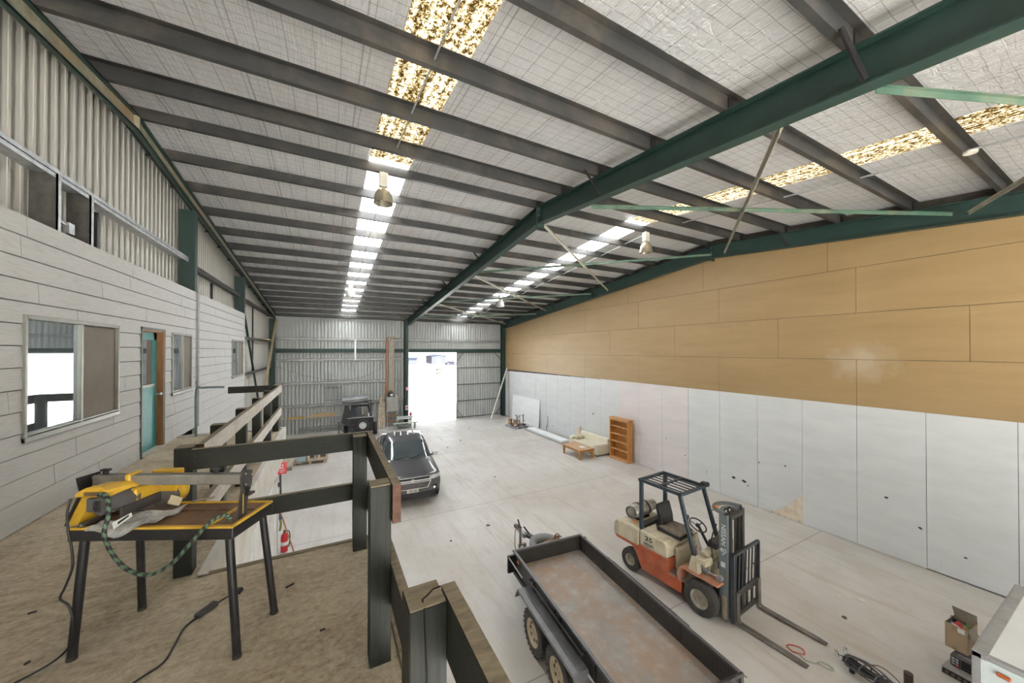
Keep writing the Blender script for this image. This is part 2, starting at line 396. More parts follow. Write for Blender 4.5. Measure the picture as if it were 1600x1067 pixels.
def cladding(b, t0, t1, z0, zf, place, pitch=.19, rib=.058, dep=.13, m=0):
    """flat pans with ribs left as open slots, void behind added to keep them dark; place(t, d, z) -> point"""
    t = t0; fz = lambda q: z0(q) if callable(z0) else z0
    def strip(pts):
        b.loft([[place(q, d, fz(q)) for q, d in pts], [place(q, d, zf(q)) for q, d in pts]], m, closed_u=False, caps=False)
    while t < t1 - 1e-6:
        e = min(t + pitch - rib, t1)
        strip([(t, 0), (t + (e - t) * .3, 0), (t + (e - t) * .36, .006), (t + (e - t) * .64, .006), (t + (e - t) * .7, 0), (e, 0)])
        t += pitch
    strip([(t0 + (t1 - t0) * i / 40, dep) for i in range(41)])  # added rear sheet; the void in front of it shades the rib slots
    if t1 > t0 + .5:
        for q in (t0, t1): b.add([place(q, 0, fz(q)), place(q, dep, fz(q)), place(q, dep, zf(q)), place(q, 0, zf(q))], [(0, 1, 2, 3)], m)
b = MB()
cladding(b, YF, YB, 0, lambda t: roofz(t) + .03, lambda t, d, z: (XL - d, t, z), pitch=.18, rib=.056)
struct(b.build('wall_left', M['clad_cream']))
b = MB()
zt = lambda t: 7.34
cladding(b, XL, 4.95, 0, zt, lambda t, d, z: (t, YB + d, z))
cladding(b, 4.95, XR + .2, 4.9, zt, lambda t, d, z: (t, YB + d, z))
cladding(b, 12.06, XR + .2, 0, lambda t: 4.9, lambda t, d, z: (t, YB + d, z))
struct(b.build('wall_back', M['clad']))
b = MB()                                      # unseen wall; its opening is added so sun reaches the floor
for a0, a1, z0_ in ((XL, -.6, 0), (-.6, 6.8, 6.2), (6.8, XR + .2, 0)): cladding(b, a0, a1, z0_, lambda t: 7.36, lambda t, d, z: (t, YF - d, z))
struct(b.build('wall_front', M['clad']))

# right wall: beige sheets laid sideways above, grey-white sheets standing below
b = MB(); n = 34
lo = []; hi = []
for y in (YF - .1, RY, YB + .1): lo.append((XR + .03, y, 0)); hi.append((XR + .03, y, roofz(y) + .03))
b.loft([lo, hi], 1, closed_u=False, caps=False)
rows = [(3.585, 4.775, 3.84), (4.785, 5.985, 2.02), (5.995, 7.175, 3.84), (7.185, 8.95, 4.42)]
for z0, z1, off in rows:
    y = off - 3.6 * 4
    while y < YB:
        y0 = max(YF, y + .004); y1 = min(YB, y + 3.596); y += 3.6
        if y1 <= y0: continue
        cuts = [y0] + ([RY] if y0 < RY < y1 and z1 > 7.5 else []) + [y1]
        for c0, c1 in zip(cuts, cuts[1:]):
            a, c = min(z1, raft_top(c0) - .08), min(z1, raft_top(c1) - .08)
            if a <= z0 or c <= z0: continue
            b.hexa([(x, yy, zz) for zz_ in (0, 1) for (yy, tz) in ((c0, a), (c1, c)) for x in (XR, XR + .025) for zz in ((z0 if zz_ == 0 else tz),)])
# screw lines of the beige sheets are real dimples
for z0, z1, off in rows[:3]:
    pass
M['backing'] = plain('dark_wall_backing', (.07, .06, .05), .8)
right = struct(b.build('wall_right', [M['beige'], M['backing']]))
joints = [-9.4, -8.2, -7.0, -5.8, -4.6, -3.4, -2.2, -.98, .23, 1.44, 2.65, 3.84, 5.02, 6.21, 7.42, 8.62, 9.80, 11.0, 12.22, 13.45, 14.68, 15.92, 17.15, 18.38, 19.6, 20.85, 22.08, 23.3, 24.35]
for i in range(len(joints) - 1):
    y0, y1 = joints[i] + .004, joints[i + 1] - .004
    ztop = 3.585 if y0 < 12 else 3.585 - .012 * (y0 - 12)
    x0 = XR - .014
    if 8.6 < joints[i] < 12.0: mt = M['panel_pink']; x0 -= .012
    else: mt = M['panel']
    b = MB()
    if joints[i] == 5.02:      # the sheet with its lower corner broken off
        poly = [(y1, .01), (5.82, .01), (5.72, .10), (5.60, .19), (5.46, .34), (5.38, .37), (5.22, .62), (y0, .80), (y0, ztop), (y1, ztop)]
        b.prism(poly, 'x', x0, XR)
    else:
        b.box(x0, XR, y0, y1, .012 + (.02 if i % 3 == 0 else 0), ztop)
    b.build('lining_sheet', mt, right)
# torn wall base showing behind the broken sheet, plus frayed crumbs of board
b = MB(); b.box(XR - .006, XR - .001, 5.02, 6.1, 0, .9); b.build('inner_lining', plain('inner_cream_board', (.62, .54, .43), .8), right)
b = MB()
for y in (5.1, 5.3, 5.45, 5.62, 5.8, 5.95):
    b.hexa([(XR - .03 + dx, y + dy, z) for z in (0, random.uniform(.04, .13)) for dy in (0, random.uniform(.05, .1)) for dx in (-.02, .02)])
b.build('broken_edge', plain('crumbled_plaster', (.6, .56, .5), .9), right)
b = MB()
def blot(y, z, r, k=8):
    b.add([(XR - .0165 - (.012 if 8.6 < y < 12 else 0), y + r * (.6 + .7 * random.random()) * cos(2 * pi * i / k), z + .65 * r * (.5 + .8 * random.random()) * sin(2 * pi * i / k)) for i in range(k)], [tuple(range(k))])
for y, z, r in ((7.9, .62, .05), (6.95, .72, .10), (6.62, .70, .11), (6.5, .6, .05), (6.17, 1.45, .05), (5.45, 1.55, .06), (8.75, 1.0, .05), (9.6, 1.45, .045), (3.3, 1.4, .06), (2.75, .9, .06), (2.1, .55, .05),
                (14.0, 1.75, .10), (17.6, .45, .07), (18.2, .32, .09), (16.4, .62, .06), (15.6, .55, .05)):
    blot(y, z, r * .62, 11)
b.build('puncture', plain('dark_puncture', (.05, .045, .04), .9), right)
b = MB(); b.tube(spline([(XR - .02, 19.1 - .9, .95), (XR - .03, 18.2, .5), (XR - .035, 18.35, .2), (XR - .03, 18.3, .03)]), .012); b.build('wall_cable', M['blackplastic'], right)

# the roof steel
def zpurlin(y, lip):
    z0 = purz(y); zc = roofz(y) - .004; t = .012; f = .075 * lip
    return [(y, z0), (y + f, z0), (y + f, z0 + .018), (y + f - t * lip, z0 + .018), (y + f - t * lip, z0 + t), (y + t * lip, z0 + t), (y + t * lip, zc), (y - f, zc), (y - f, zc - t), (y, zc - t)]
far = [7.74, 8.86, 10.03, 11.22, 12.44, 13.64, 14.85, 16.05, 17.27, 18.46, 19.6, 20.78, 22.0, 23.5]
near = [6.62, 5.36, 4.08, 2.8, 1.52, .24, -1.04, -2.3, -3.6, -4.9, -6.2, -7.5, -8.8]
for lst, lip, side in ((far, -1, 'door-side slope'), (near, 1, 'lichened-skylight slope')):
    for i, y in enumerate(lst):
        if lip > 0 and y < -1.5: continue
        b = MB(); b.prism(zpurlin(y, lip), 'x', XL, XR)
        o = b.build('roof_purlin', M['galv_dull'])
        tag(o, f'grey steel roof purlin, {ORD[i]} from the ridge on the {side}', 'roof beam', 'steel roof purlins')

def ibeam(b, pts, x, w=.19, tf=.022, tw=.016, m=0):
    """pts: list of (y, zbot, ztop)"""
    for (ya, za, ta), (yb, zb, tb) in zip(pts, pts[1:]):
        for xx0, xx1, l0, h0, l1, h1 in ((x - w / 2, x + w / 2, za, za + tf, zb, zb + tf), (x - w / 2, x + w / 2, ta - tf, ta, tb - tf, tb), (x - tw / 2, x + tw / 2, za, ta, zb, tb)):
            b.hexa([(xx0, ya, l0), (xx1, ya, l0), (xx0, yb, l1), (xx1, yb, l1), (xx0, ya, h0), (xx1, ya, h0), (xx0, yb, h1), (xx1, yb, h1)], m)
for x, lab in ((4.85, 'dark green steel roof rafter crossing the middle of the shed'), (12.05, 'dark green steel roof rafter against the beige wall')):
    t = thing('steel_rafter', lab, 'roof beam', (0, 0, 0))
    b = MB(); ibeam(b, [(YF + .1, raft_bot(YF + .1), raft_top(YF + .1)), (RY, raft_bot(RY), raft_top(RY)), (24.1, raft_bot(24.1), raft_top(24.1))], x)
    b.build('beam', M['green'], t)
    b = MB(); b.box(x - .115, x + .115, RY - .022, RY + .022, raft_bot(RY) - .09, raft_top(RY) - .01); b.build('ridge_plate', M['green'], t)
    for dx in (-.07, .07):
        for k in range(3): b = MB(); b.cyl((x + dx, RY - .045, 8.3 + .17 * k), (x + dx, RY + .045, 8.3 + .17 * k), .014, n=6); b.build('ridge_bolt', M['galv'], t)
    for y in list(far[:-1]) + near[:6]:                # cleats that carry the purlins
        b = MB(); b.box(x - .05, x + .05, y - .013, y - .002, raft_top(y) - .005, roofz(y) - .03); b.build('purlin_cleat', M['black'], t)
    t = thing('steel_column', 'dark green steel column ' + ('beside the open doorway' if x < 6 else 'in the far corner by the beige wall'), 'column', (x - (.12 if x < 6 else 0), 24.27, 0))
    b = MB()
    for y0, y1 in ((-.225, -.203), (.203, .22)): b.box(-.1, .1, y0, y1, 0, 6.72 + .35)
    b.box(-.009, .009, -.21, .21, 0, 7.05); b.build('shaft', M['green'], t)
    b = MB(); b.box(-.14, .14, -.27, .22, 0, .02); b.build('base_plate', M['green'], t)

# edge rafter: an open channel over the office
t = thing('channel_rafter', 'green channel rafter with rusty primer inside, above the timber office wall', 'roof beam')
for ya, yb in ((RY, 24.3), (YF, RY)):
    b = MB(); x0, x1 = -2.70, -2.625; h = .26
    for (a0, a1, l, u) in ((x0, x1, -h, -h + .014), (x0, x1, -.014, 0)):
        b.hexa([(xx, y, raft_top(y) + d) for d in (l, u) for y in (ya, yb) for xx in (a0, a1)])
    for (l, u) in ((-h, -h + .03), (-.03, 0)):
        b.hexa([(xx, y, raft_top(y) + d) for d in (l, u) for y in (ya, yb) for xx in (x1 - .012, x1)])
    b.build('flange', M['green'], t)
    b = MB(); b.hexa([(xx, y, raft_top(y) + d) for d in (-h, 0) for y in (ya, yb) for xx in (x0, x0 + .012)]); b.build('web', M['green_rust'], t)
b = MB(); b.box(-2.70, -2.625, RY - .012, RY + .012, raft_top(RY) - .25, raft_top(RY)); b.build('ridge_plate', M['green_rust'], t)
# barge angle behind it, along the top of the left wall
b = MB()
for ya, yb in ((RY, 24.3), (YF, RY)):
    b.hexa([(xx, y, roofz(y) + d) for d in (-.16, -.01) for y in (ya, yb) for xx in (XL + .005, XL + .05)])
tag(b.build('barge_angle', M['green']), 'dark green edge angle along the top of the left ribbed wall', 'roof beam')

for y, lab in ((10.42, 'dark green steel post at the near window bay, rising behind the timber office wall'), (15.75, 'dark green steel post at the far end of the timber office wall'), (24.25, 'dark green steel post in the far left corner of the shed')):
    zb_ = 6.33 if y < 11 else 0
    t = thing('steel_post', lab, 'column', (-2.80, y, zb_))
    b = MB(); h = raft_top(y) - .275 - zb_
    for x0, x1 in ((-.13, -.115), (.135, .15)): b.box(x0, x1, -.09, .09, 0, h)
    b.box(-.12, .14, -.085, -.073, 0, h); b.build('shaft', M['green'], t)
    b = MB(); b.box(-.145, .155, -.11, .11, 0, .02); b.build('base_plate', M['green'], t)

def flybrace(x0, y, x1, lab):
    b = MB(); zt = purz(y) + .02; zb = raft_bot(y - .1) + .05
    b.bar((x0, y - .03, zt), (x1, y - .1, zb), .05, .012, (1, 0, 0)); b.bar((x0, y - .03, zt), (x1, y - .1, zb), .012, .05, (1, 0, 0))
    tag(b.build('fly_brace', M['black']), lab, 'brace', 'short rafter braces')
for i, y in enumerate((far[3], far[6], far[9], far[11])):
    flybrace(4.42, y, 4.76, f'short black brace on the middle rafter, {ORD[i]} past the ridge')
flybrace(4.42, near[1], 4.76, 'short black brace on the middle rafter just this side of the ridge')
flybrace(4.42, near[4], 4.76, 'short black brace on the middle rafter nearest the camera')
for i, y in enumerate((far[2], far[5], far[8], far[11])):
    flybrace(11.62, y, 11.96, f'short black brace on the rafter by the beige wall, {ORD[i]} past the ridge')
flybrace(11.62, near[1], 11.96, 'short black brace on the rafter by the beige wall, this side of the ridge')

def brace(p, q, mat, lab):
    b = MB(); b.bar(p, q, .07, .008, (0, 0, 1)); d = V((0, 0, -.035)); b.bar(V(p) + d, V(q) + d, .008, .07, (0, 0, 1))
    tag(b.build('roof_brace', M[mat]), lab, 'brace', 'diagonal roof braces')
xa, xb = 4.95, 11.95
brace((xa, 5.75, 8.1), (xb, 2.2, 8.0), 'green_pale', 'green angle brace running level from ridge to the beige wall over the forklift')
brace((xa, 2.25, 7.78), (xb, 7.1, 8.36), 'brace_pale', 'buff angle brace slanting steeply down from the near middle rafter to the ridge')
brace((xa, 7.56, 8.26), (xb, 12.69, 7.92), 'brace_pale', 'buff angle brace from the ridge joint of the middle rafter towards the far wall')
brace((xa, 12.2, 7.98), (xb, 7.55, 8.42), 'green_pale', 'green angle brace crossing under the clear skylight to the ridge at the beige wall')
brace((xa, 12.35, 7.86), (xb, 18.1, 7.5), 'brace_pale', 'buff angle brace in the middle roof bay running away to the beige wall')
brace((xa, 17.3, 7.5), (xb, 13.9, 7.95), 'green_pale', 'green angle brace in the middle roof bay under the far hanging lamp')
brace((xa, 17.45, 7.42), (xb, 23.6, 7.05), 'brace_pale', 'buff angle brace in the last roof bay reaching the far right corner')
brace((xa, 21.4, 7.1), (xb, 19.2, 7.4), 'green_pale', 'green angle brace in the last roof bay close to the door wall')
brace((xa, 1.4, 7.72), (xb, -1.6, 7.6), 'green_pale', 'green angle brace from the near middle rafter leaving at the upper right')
brace((xb, 1.98, 7.95), (xa, -1.2, 7.5), 'brace_pale', 'buff angle brace from the beige wall rafter leaving at the right edge')
for x, side in ((1.12, 'under the office-side skylight'), (9.12, 'beside the skylight nearer the beige wall')):
    for ya, yb, nm in ((RY + .2, 23.4, 'door-side slope'), (-2.0, RY - .9, 'near slope')):
        b = MB(); r = .012 if x < 5 else .018
        b.cyl((x, ya, purz(ya) + .09), (x, yb, purz(yb) + .09), r, n=6)
        tag(b.build('bridging_rod', M['galv']), f'thin galvanised bridging rod {side}, {nm}', 'rod', 'purlin bridging rods')

# wall girts and the green beam over the doorway
def cee(b, x0, x1, y, z, h=.14, d=.10):
    b.box(x0, x1, y - d, y - d + .012, z - h / 2, z + h / 2); b.box(x0, x1, y - d, y, z - h / 2, z - h / 2 + .012); b.box(x0, x1, y - d, y, z + h / 2 - .012, z + h / 2)
for z, x0, x1, lab in ((5.72, XL + .3, 4.58, 'highest grey girt on the ribbed end wall left of the doorway'), (4.44, XL + .3, 4.58, 'grey girt just under the green beam on the ribbed end wall'),
                       (3.02, XL + .3, 4.5, 'grey girt at half height on the ribbed end wall above the camper'), (1.68, XL + .3, 4.5, 'grey girt behind the camper canopy on the ribbed end wall'),
                       (.30, -1.4, 3.0, 'lowest grey girt near the floor of the ribbed end wall'), (5.72, 4.95, 11.95, 'grey girt on the ribbed end wall above the sliding door')):
    b = MB(); cee(b, x0, x1, YB, z); tag(b.build('wall_girt', M['girt']), lab, 'wall rail', 'end wall girts')
for x0, x1, lab in ((XL + .3, 1.55, 'green beam across the left part of the ribbed end wall'), (1.62, 4.58, 'green beam on the ribbed end wall ending at the middle column'), (4.95, 11.95, 'green beam forming the head of the sliding doorway')):
    b = MB(); b.box(x0, x1, YB - .12, YB - .108, 4.89, 5.10); b.box(x0, x1, YB - .12, YB - .02, 4.87, 4.89); b.box(x0, x1, YB - .12, YB - .02, 5.10, 5.12)
    tag(b.build('door_head_beam', M['green']), lab, 'beam', 'green beams of the end wall')
b = MB(); b.box(1.54, 1.63, YB - .14, YB - .105, 4.4, 5.75); tag(b.build('hanger_strap', M['galv']), 'thin upright steel strap crossing the green beam on the end wall', 'strap')
b = MB(); b.box(XL, XR, YB - .22, YB - .02, 7.03, 7.06); b.box(XL, XR, YB - .22, YB - .2, 7.03, 7.2)
tag(b.build('eave_purlin', M['galv_dull']), 'grey steel eave beam along the top of the ribbed end wall', 'roof beam')
t = thing('sliding_door', 'ribbed steel sliding door half closing the end doorway', 'door', (0, 0, 0))
b = MB(); cladding(b, 8.40, 12.02, .012, lambda q: 4.86, lambda q, d, z: (q, YB + .06 + d, z), dep=.09); b.build('door_sheet', M['clad'], t)
b = MB()
for z in (.1, 1.3, 2.5, 3.72, 4.84): b.box(8.4, 12.02, YB + .02, YB + .055, z - .03, z + .03)
for x in (8.42, 12.0): b.box(x - .03, x + .03, YB + .02, YB + .056, .04, 4.88)
for x0, z0, x1, z1 in ((8.42, 4.25, 8.95, 4.84), (12.0, 4.25, 11.5, 4.84), (8.42, .65, 8.9, .1), (12.0, .65, 11.5, .1)): b.bar((x0, YB + .035, z0), (x1, YB + .035, z1), .04, .03)
b.build('door_frame', plain('grey_green_door_frame', (.10, .115, .10), .5), t)
struct(t)

# left wall framing above the office
b = MB()
def leftgirt(y0, y1, z, mat, lab, h=.16):
    b = MB(); b.box(XL + .005, XL + .22, y0, y1, z - .006, z + .006); b.box(XL + .205, XL + .22, y0, y1, z - .015, z + h * .35); b.box(XL + .2, XL + .215, y0, y1, z - .05, z)
    tag(b.build('wall_girt', M[mat]), lab, 'wall rail', 'left wall girts')
leftgirt(2.0, 10.3, 7.05, 'galv', 'bright galvanised girt along the ribbed wall above the near office windows')
leftgirt(10.5, 15.6, 6.98, 'galv_dull', 'grey girt on the ribbed wall between the two green posts')
leftgirt(15.9, 24.1, 6.95, 'galv_dull', 'highest grey girt on the ribbed wall beyond the office')
leftgirt(15.9, 24.1, 5.5, 'galv_dull', 'middle grey girt on the ribbed wall beyond the office')
leftgirt(15.9, 24.1, 4.1, 'galv_dull', 'lowest grey girt on the ribbed wall beyond the office')
for y, lab in ((5.98, 'galvanised stud above the office wall, nearer the camera'), (6.62, 'galvanised stud above the office wall, second from the camera')):
    t = thing('wall_stud', lab, 'stud', (XL, y, 6.2), group='studs above the office')
    b = MB(); b.box(.01, .23, -.006, .006, 0, .85); b.build('web', plain('shaded_galvanised_web', (.075, .07, .062), .55, .3, var=.4, scale=8), t)  # web coloured as the shaded side of the same galvanised steel
    b = MB(); b.box(.215, .23, -.006, .055, 0, .85); b.build('flange', M['galv'], t)
b = MB(); b.bar((XL + .12, 6.0, 6.62), (XL + .12, 6.45, 6.55), .02, .03); b.box(XL + .1, XL + .15, 6.36, 6.47, 6.47, 6.6); tag(b.build('padbolt', M['galv']), 'galvanised padbolt between the two studs above the office wall', 'bolt')
b = MB(); b.box(XL - .002, XL + .05, 7.2, 7.24, 6.2, 7.0); tag(b.build('upright_bar', M['black']), 'thin dark upright bar on the ribbed wall above the near office window', 'bar')
for y, lab in ((12.9, 'thin dark upright bar between the two green posts'), (19.2, 'thin upright bar on the ribbed wall beyond the office')):
    b = MB(); b.box(XL - .002, XL + .05, y, y + .05, 4.0, 6.95); tag(b.build('upright_bar', M['black']), lab, 'bar')
b = MB(); b.bar((-2.78, 16.35, 6.5), (-2.78, 19.9, 2.4), .07, .07); tag(b.build('wall_brace', M['green']), 'dark green diagonal brace on the ribbed wall beyond the office', 'brace')
b = MB(); b.bar((-2.54, 23.6, 6.74), (-2.54, 15.95, .05), .10, .06); tag(b.build('timber_pole', plain('bare_timber', (.36, .28, .17), .7)), 'bare timber pole slanting across the far left corner post', 'pole')
b = MB(); b.box(XL + .02, XL + .34, 20.6, 22.6, 5.555, 5.60); tag(b.build('timber_offcut', plain('pale_pine', (.55, .42, .22), .7)), 'short pale board lying on the left wall girt in the far corner', 'board')

# hanging high-bay lamps
def lamp(x, y, lab, mat):
    zt = purz(y)
    t = thing('high_bay_lamp', lab, 'lamp', (x, y, zt), group='hanging high bay lamps')
    b = MB(); b.cyl((0, 0, 0), (0, 0, -.08), .012, n=8); b.build('hook', M['steel'], t)
    b = MB(); b.box(-.08, .08, -.07, .07, -.34, -.05)
    for k in range(7): b.box(-.086, .086, -.076, .076, -.32 + .04 * k, -.312 + .04 * k)
    b.build('ballast_housing', M['whiteplastic'], t, bevel=.01)
    b = MB(); b.lathe([(.03, -.33), (.05, -.345), (.09, -.37), (.135, -.42), (.165, -.49), (.185, -.58), (.192, -.68), (.184, -.68), (.176, -.58), (.155, -.49), (.125, -.43), (.08, -.385), (.03, -.35)], n=28, closed=True)
    b.build('reflector', mat, t, smooth=50)
    b = MB(); b.sphere((0, 0, -.50), .05, sc=(1, 1, 1.6)); b.build('bulb', M['white'], t, smooth=60)
bell = plain('spun_aluminium_bell', (.42, .38, .30), .35, .75, var=.15); bellw = plain('pale_bell', (.66, .66, .62), .4, .3)
lamp(1.02, 7.62, 'high bay lamp with dusty metal bell hanging at the ridge under the office-side skylight', bell)
lamp(8.74, 7.62, 'high bay lamp with metal bell hanging at the ridge near the beige wall', bell)
lamp(.86, 16.05, 'small distant high bay lamp against the clear office-side skylight', bellw)
lamp(7.84, 16.05, 'small distant high bay lamp above the sliding door bay', bellw)
b = MB(); b.lathe([(0, 0), (.075, 0), (.08, .015), (.08, .035), (0, .035)], c=(8.93, 1.46, purz(1.5) - .035), n=20)
tag(b.build('smoke_detector', M['whiteplastic'], smooth=40), 'round cream smoke detector on a purlin beside the lichened skylight', 'detector')

# ------------------------------------------------------------------ mezzanine office
HX = -2.60                                   # face of the weatherboard wall
opens = [(5.20, 6.92, 4.15, 5.35), (7.64, 8.48, 3.30, 5.36), (8.85, 9.91, 4.19, 5.34), (13.56, 15.12, 4.18, 5.34)]
rowz = [3.30] + [3.36 + .2125 * k for k in range(1, 14)] + [6.33]
b = MB(); rnd = random.Random(3)
for r in range(len(rowz) - 1):
    ra, rb = rowz[r], rowz[r + 1]
    zc = sorted({ra, rb} | {z for o in opens for z in o[2:] if ra < z < rb})
    joints_y = []; y = -3 + rnd.uniform(.3, 2.4)
    while y < 15.5: joints_y.append(y); y += rnd.choice((2.4, 3.0, 3.6, 2.1))
    for za, zb in zip(zc, zc[1:]):
        segs = [(-3.0, 15.5)]
        for o in opens:
            if o[2] < (za + zb) / 2 < o[3]:
                segs = [q for (a, c) in segs for q in ((a, min(c, o[0])), (max(a, o[1]), c)) if q[1] - q[0] > .01]
        for a, c in segs:
            cuts = [a] + [j for j in joints_y if a + .05 < j < c - .05] + [c]
            for y0, y1 in zip(cuts, cuts[1:]):
                f = lambda z: HX + .006 - .011 * (z - ra) / (rb - ra)
                g0 = za + (.010 if za == ra else 0); e = .0035
                b.hexa([(x, yy, z) for z in (g0, zb) for yy in (y0 + e, y1 - e) for x in (HX - .05, f(z))])
b.box(HX - .07, HX - .05, -3, 5.2, 3.3, 6.33, 1); b.box(HX - .07, HX - .05, 6.92, 7.64, 3.3, 6.33, 1); b.box(HX - .07, HX - .05, 9.91, 13.56, 3.3, 6.33, 1)
b.box(HX - .36, HX - .01, 15.47, 15.5, 0, 6.33); b.box(HX - .36, HX - .03, -3, 15.5, 6.30, 6.32, 1)
b.box(HX - .05, HX, 10.2, 15.5, 0, 3.3)
M['gap'] = plain('dark_board_gap', (.17, .16, .145), .9)
struct(b.build('wall_office', [M['weatherboard'], M['gap']]))
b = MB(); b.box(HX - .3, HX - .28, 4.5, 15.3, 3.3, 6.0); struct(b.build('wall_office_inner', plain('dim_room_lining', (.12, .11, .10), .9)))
b = MB(); b.tube([(HX + .03, 10.27, 6.4), (HX + .03, 10.27, 3.5), (HX + .05, 10.2, 3.33)], .022); b.box(HX, HX + .05, 10.22, 10.32, 4.25, 4.33)
for z in (4.9, 5.7, 6.3): b.box(HX, HX + .04, 10.23, 10.31, z, z + .025)
tag(b.build('conduit', plain('grey_conduit', (.33, .33, .32), .5), smooth=40), 'thin grey conduit running down the weatherboard wall past the door', 'pipe')
for i, o in enumerate((opens[0], opens[2], opens[3])):
    y0, y1, z0, z1 = o; ym = (y0 + y1) / 2 + .03; e = .024
    t = bpy.data.objects.new(f'window_{i + 1}', None); COL.objects.link(t); struct(t)
    tag(t, ('large aluminium sliding window in the weatherboard wall nearest the camera', 'narrow aluminium sliding window just past the teal door', 'small aluminium sliding window at the far end of the weatherboard wall')[i], 'window')
    b = MB(); xf = HX + .022
    b.box(HX - .06, xf, y0 - .012, y0 + e, z0 - .03, z1 + .02); b.box(HX - .06, xf, y1 - e, y1 + .012, z0 - .03, z1 + .02)
    b.box(HX - .06, xf, y0, y1, z1 - e, z1 + .02); b.box(HX - .06, xf + .006, y0 - .012, y1 + .012, z0 - .03, z0 + .022)
    b.box(HX - .06, xf - .002, y0, y1, z0 + .03, z0 + .05)
    b.box(HX - .04, xf - .004, ym - .022, ym + .022, z0, z1); b.build('window_frame', M['alu'], t, bevel=.004)
    b = MB(); b.box(HX - .022, HX - .016, y0 + .02, ym, z0 + .05, z1 - .03); b.build('glass_pane', M['window'], t)
    b = MB(); b.box(HX - .022, HX - .012, ym, y1 - .02, z0 + .05, z1 - .03); b.build('flyscreen', M['flyscreen'], t)
t = bpy.data.objects.new('door_1', None); COL.objects.link(t); struct(t); tag(t, 'teal painted half-glazed door set back in an orange timber jamb', 'door')
y0, y1, z0, z1 = opens[1]; xd = HX - .12
b = MB(); b.box(xd, xd + .04, y0 + .02, y1 - .03, z0 + .03, 4.42); b.box(xd, xd + .04, y0 + .02, y0 + .13, 4.42, z1 - .03); b.box(xd, xd + .04, y1 - .14, y1 - .03, 4.42, z1 - .03); b.box(xd, xd + .04, y0 + .02, y1 - .03, 5.2, z1 - .03)
b.build('door_leaf', M['teal'], t)
b = MB(); b.box(xd + .04, xd + .052, y0 + .1, y1 - .11, 4.40, 4.44); b.build('glazing_bead', M['alu'], t)
b = MB(); b.box(xd + .01, xd + .02, y0 + .12, y1 - .13, 4.42, 5.2); b.build('glass_pane', M['window'], t)
b = MB(); b.box(HX - .14, HX + .012, y1 - .03, y1, z0, z1); b.box(HX - .14, HX - .005, y0, y0 + .02, z0, z1); b.box(HX - .14, HX + .0, y0, y1, z1 - .03, z1); b.build('door_jamb', M['jamb'], t)
b = MB(); b.box(HX - .01, HX + .018, y0 - .035, y0, z0, z1 + .03); b.box(HX - .01, HX + .018, y1, y1 + .03, z0, z1 + .03); b.box(HX - .01, HX + .018, y0 - .035, y1 + .03, z1, z1 + .035); b.build('door_trim', plain('dark_green_grey_trim', (.10, .125, .11), .5), t)
b = MB(); b.box(HX - .14, HX + .03, y0, y1, z0, z0 + .03); b.build('threshold', plain('pale_threshold', (.45, .42, .36), .7), t)
b = MB(); b.cyl((xd + .04, y1 - .10, 4.25), (xd + .07, y1 - .10, 4.25), .028, n=14); b.cyl((xd + .07, y1 - .10, 4.25), (xd + .10, y1 - .10, 4.25), .012, n=10); b.sphere((xd + .115, y1 - .10, 4.25), .028); b.build('door_knob', M['chrome'], t, smooth=50)

# mezzanine deck
b = MB(); b.box(XL, .36, -3, 3.46, 3.16, 3.30); b.box(XL, -.86, 3.46, 9.12, 3.16, 3.30)
o = b.build('floor_mezzanine', M['dirt']); struct(o)
b = MB(); b.box(-.86, -.80, 3.46, 9.12, 2.76, 3.335); b.box(.36, .40, -3, 3.5, 2.95, 3.335, 1); b.box(-.86, .40, 3.46, 3.50, 2.95, 3.31, 1); b.box(XL, -.80, 9.12, 9.16, 2.76, 3.33)
b.box(-1.05, -.86, 3.5, 9.1, 2.74, 2.78)
struct(b.build('trim_1', [plain('pale_fascia_board', (.56, .55, .51), .7, scale=3, dirt=(.4, .36, .28), dirt_amt=.5), M['rail_top']]))
b = MB(); b.box(-1.10, -1.05, -3, 10.2, 0, 3.16); b.box(XL, -1.05, 10.15, 10.2, 0, 3.16)
for y in (4.6, 5.8, 7.0, 8.2, 9.4): b.box(-1.052, -1.046, y, y + .04, 0, 2.75, 1)
b.box(-1.05, -1.03, 9.95, 10.2, 0, .12, 1)
struct(b.build('wall_store', [plain('white_store_lining', (.70, .70, .68), .65, scale=2, dirt=(.5, .48, .45), dirt_amt=.3), plain('cover_strip', (.6, .6, .58), .6)]))
b = MB(); b.box(-1.045, -.975, 5.33, 5.42, 1.9, 2.45)
tag(b.build('bracket', plain('dark_olive_bracket', (.09, .10, .07), .6)), 'short dark olive upright on the white wall seen between the saw table legs', 'bracket')

# timber guard rail
def post(x, y, lab, w=.11, z1=4.28, cap=None, n=None):
    t = thing('railing_post', lab, 'post', (x, y, 3.3), group='dark railing posts')
    b = MB(); b.box(-w / 2, w / 2, -w / 2, w / 2, 0, z1 - 3.3 - .004); b.build('shaft', M['post'], t, bevel=.004)
    b = MB()
    b.box(-w / 2 + .003, w / 2 - .003, -w / 2 + .003, w / 2 - .003, z1 - 3.3 - .005, z1 - 3.3); b.build('weathered_top', M['rail_top'], t)
    return t
post(-.965, 3.575, 'dark timber railing post at the walkway corner behind the tile saw')
post(.255, 3.33, 'dark timber railing post at the outer corner of the platform')
post(.262, 2.085, 'dark timber railing post standing alone in front of the grey ute')
tp = post(.262, 1.065, 'short thick railing post in the foreground with a split top')
b = MB(); b.tube([(.055, .012, .9805), (.03, .01, .9805), (.005, -.012, .9805), (-.01, -.02, .9805), (-.012, -.058, .975), (-.01, -.058, .9), (-.004, -.058, .78), (-.008, -.058, .6)], .0028, n=5); b.build('split', plain('dark_split', (.006, .006, .005), .9), tp)
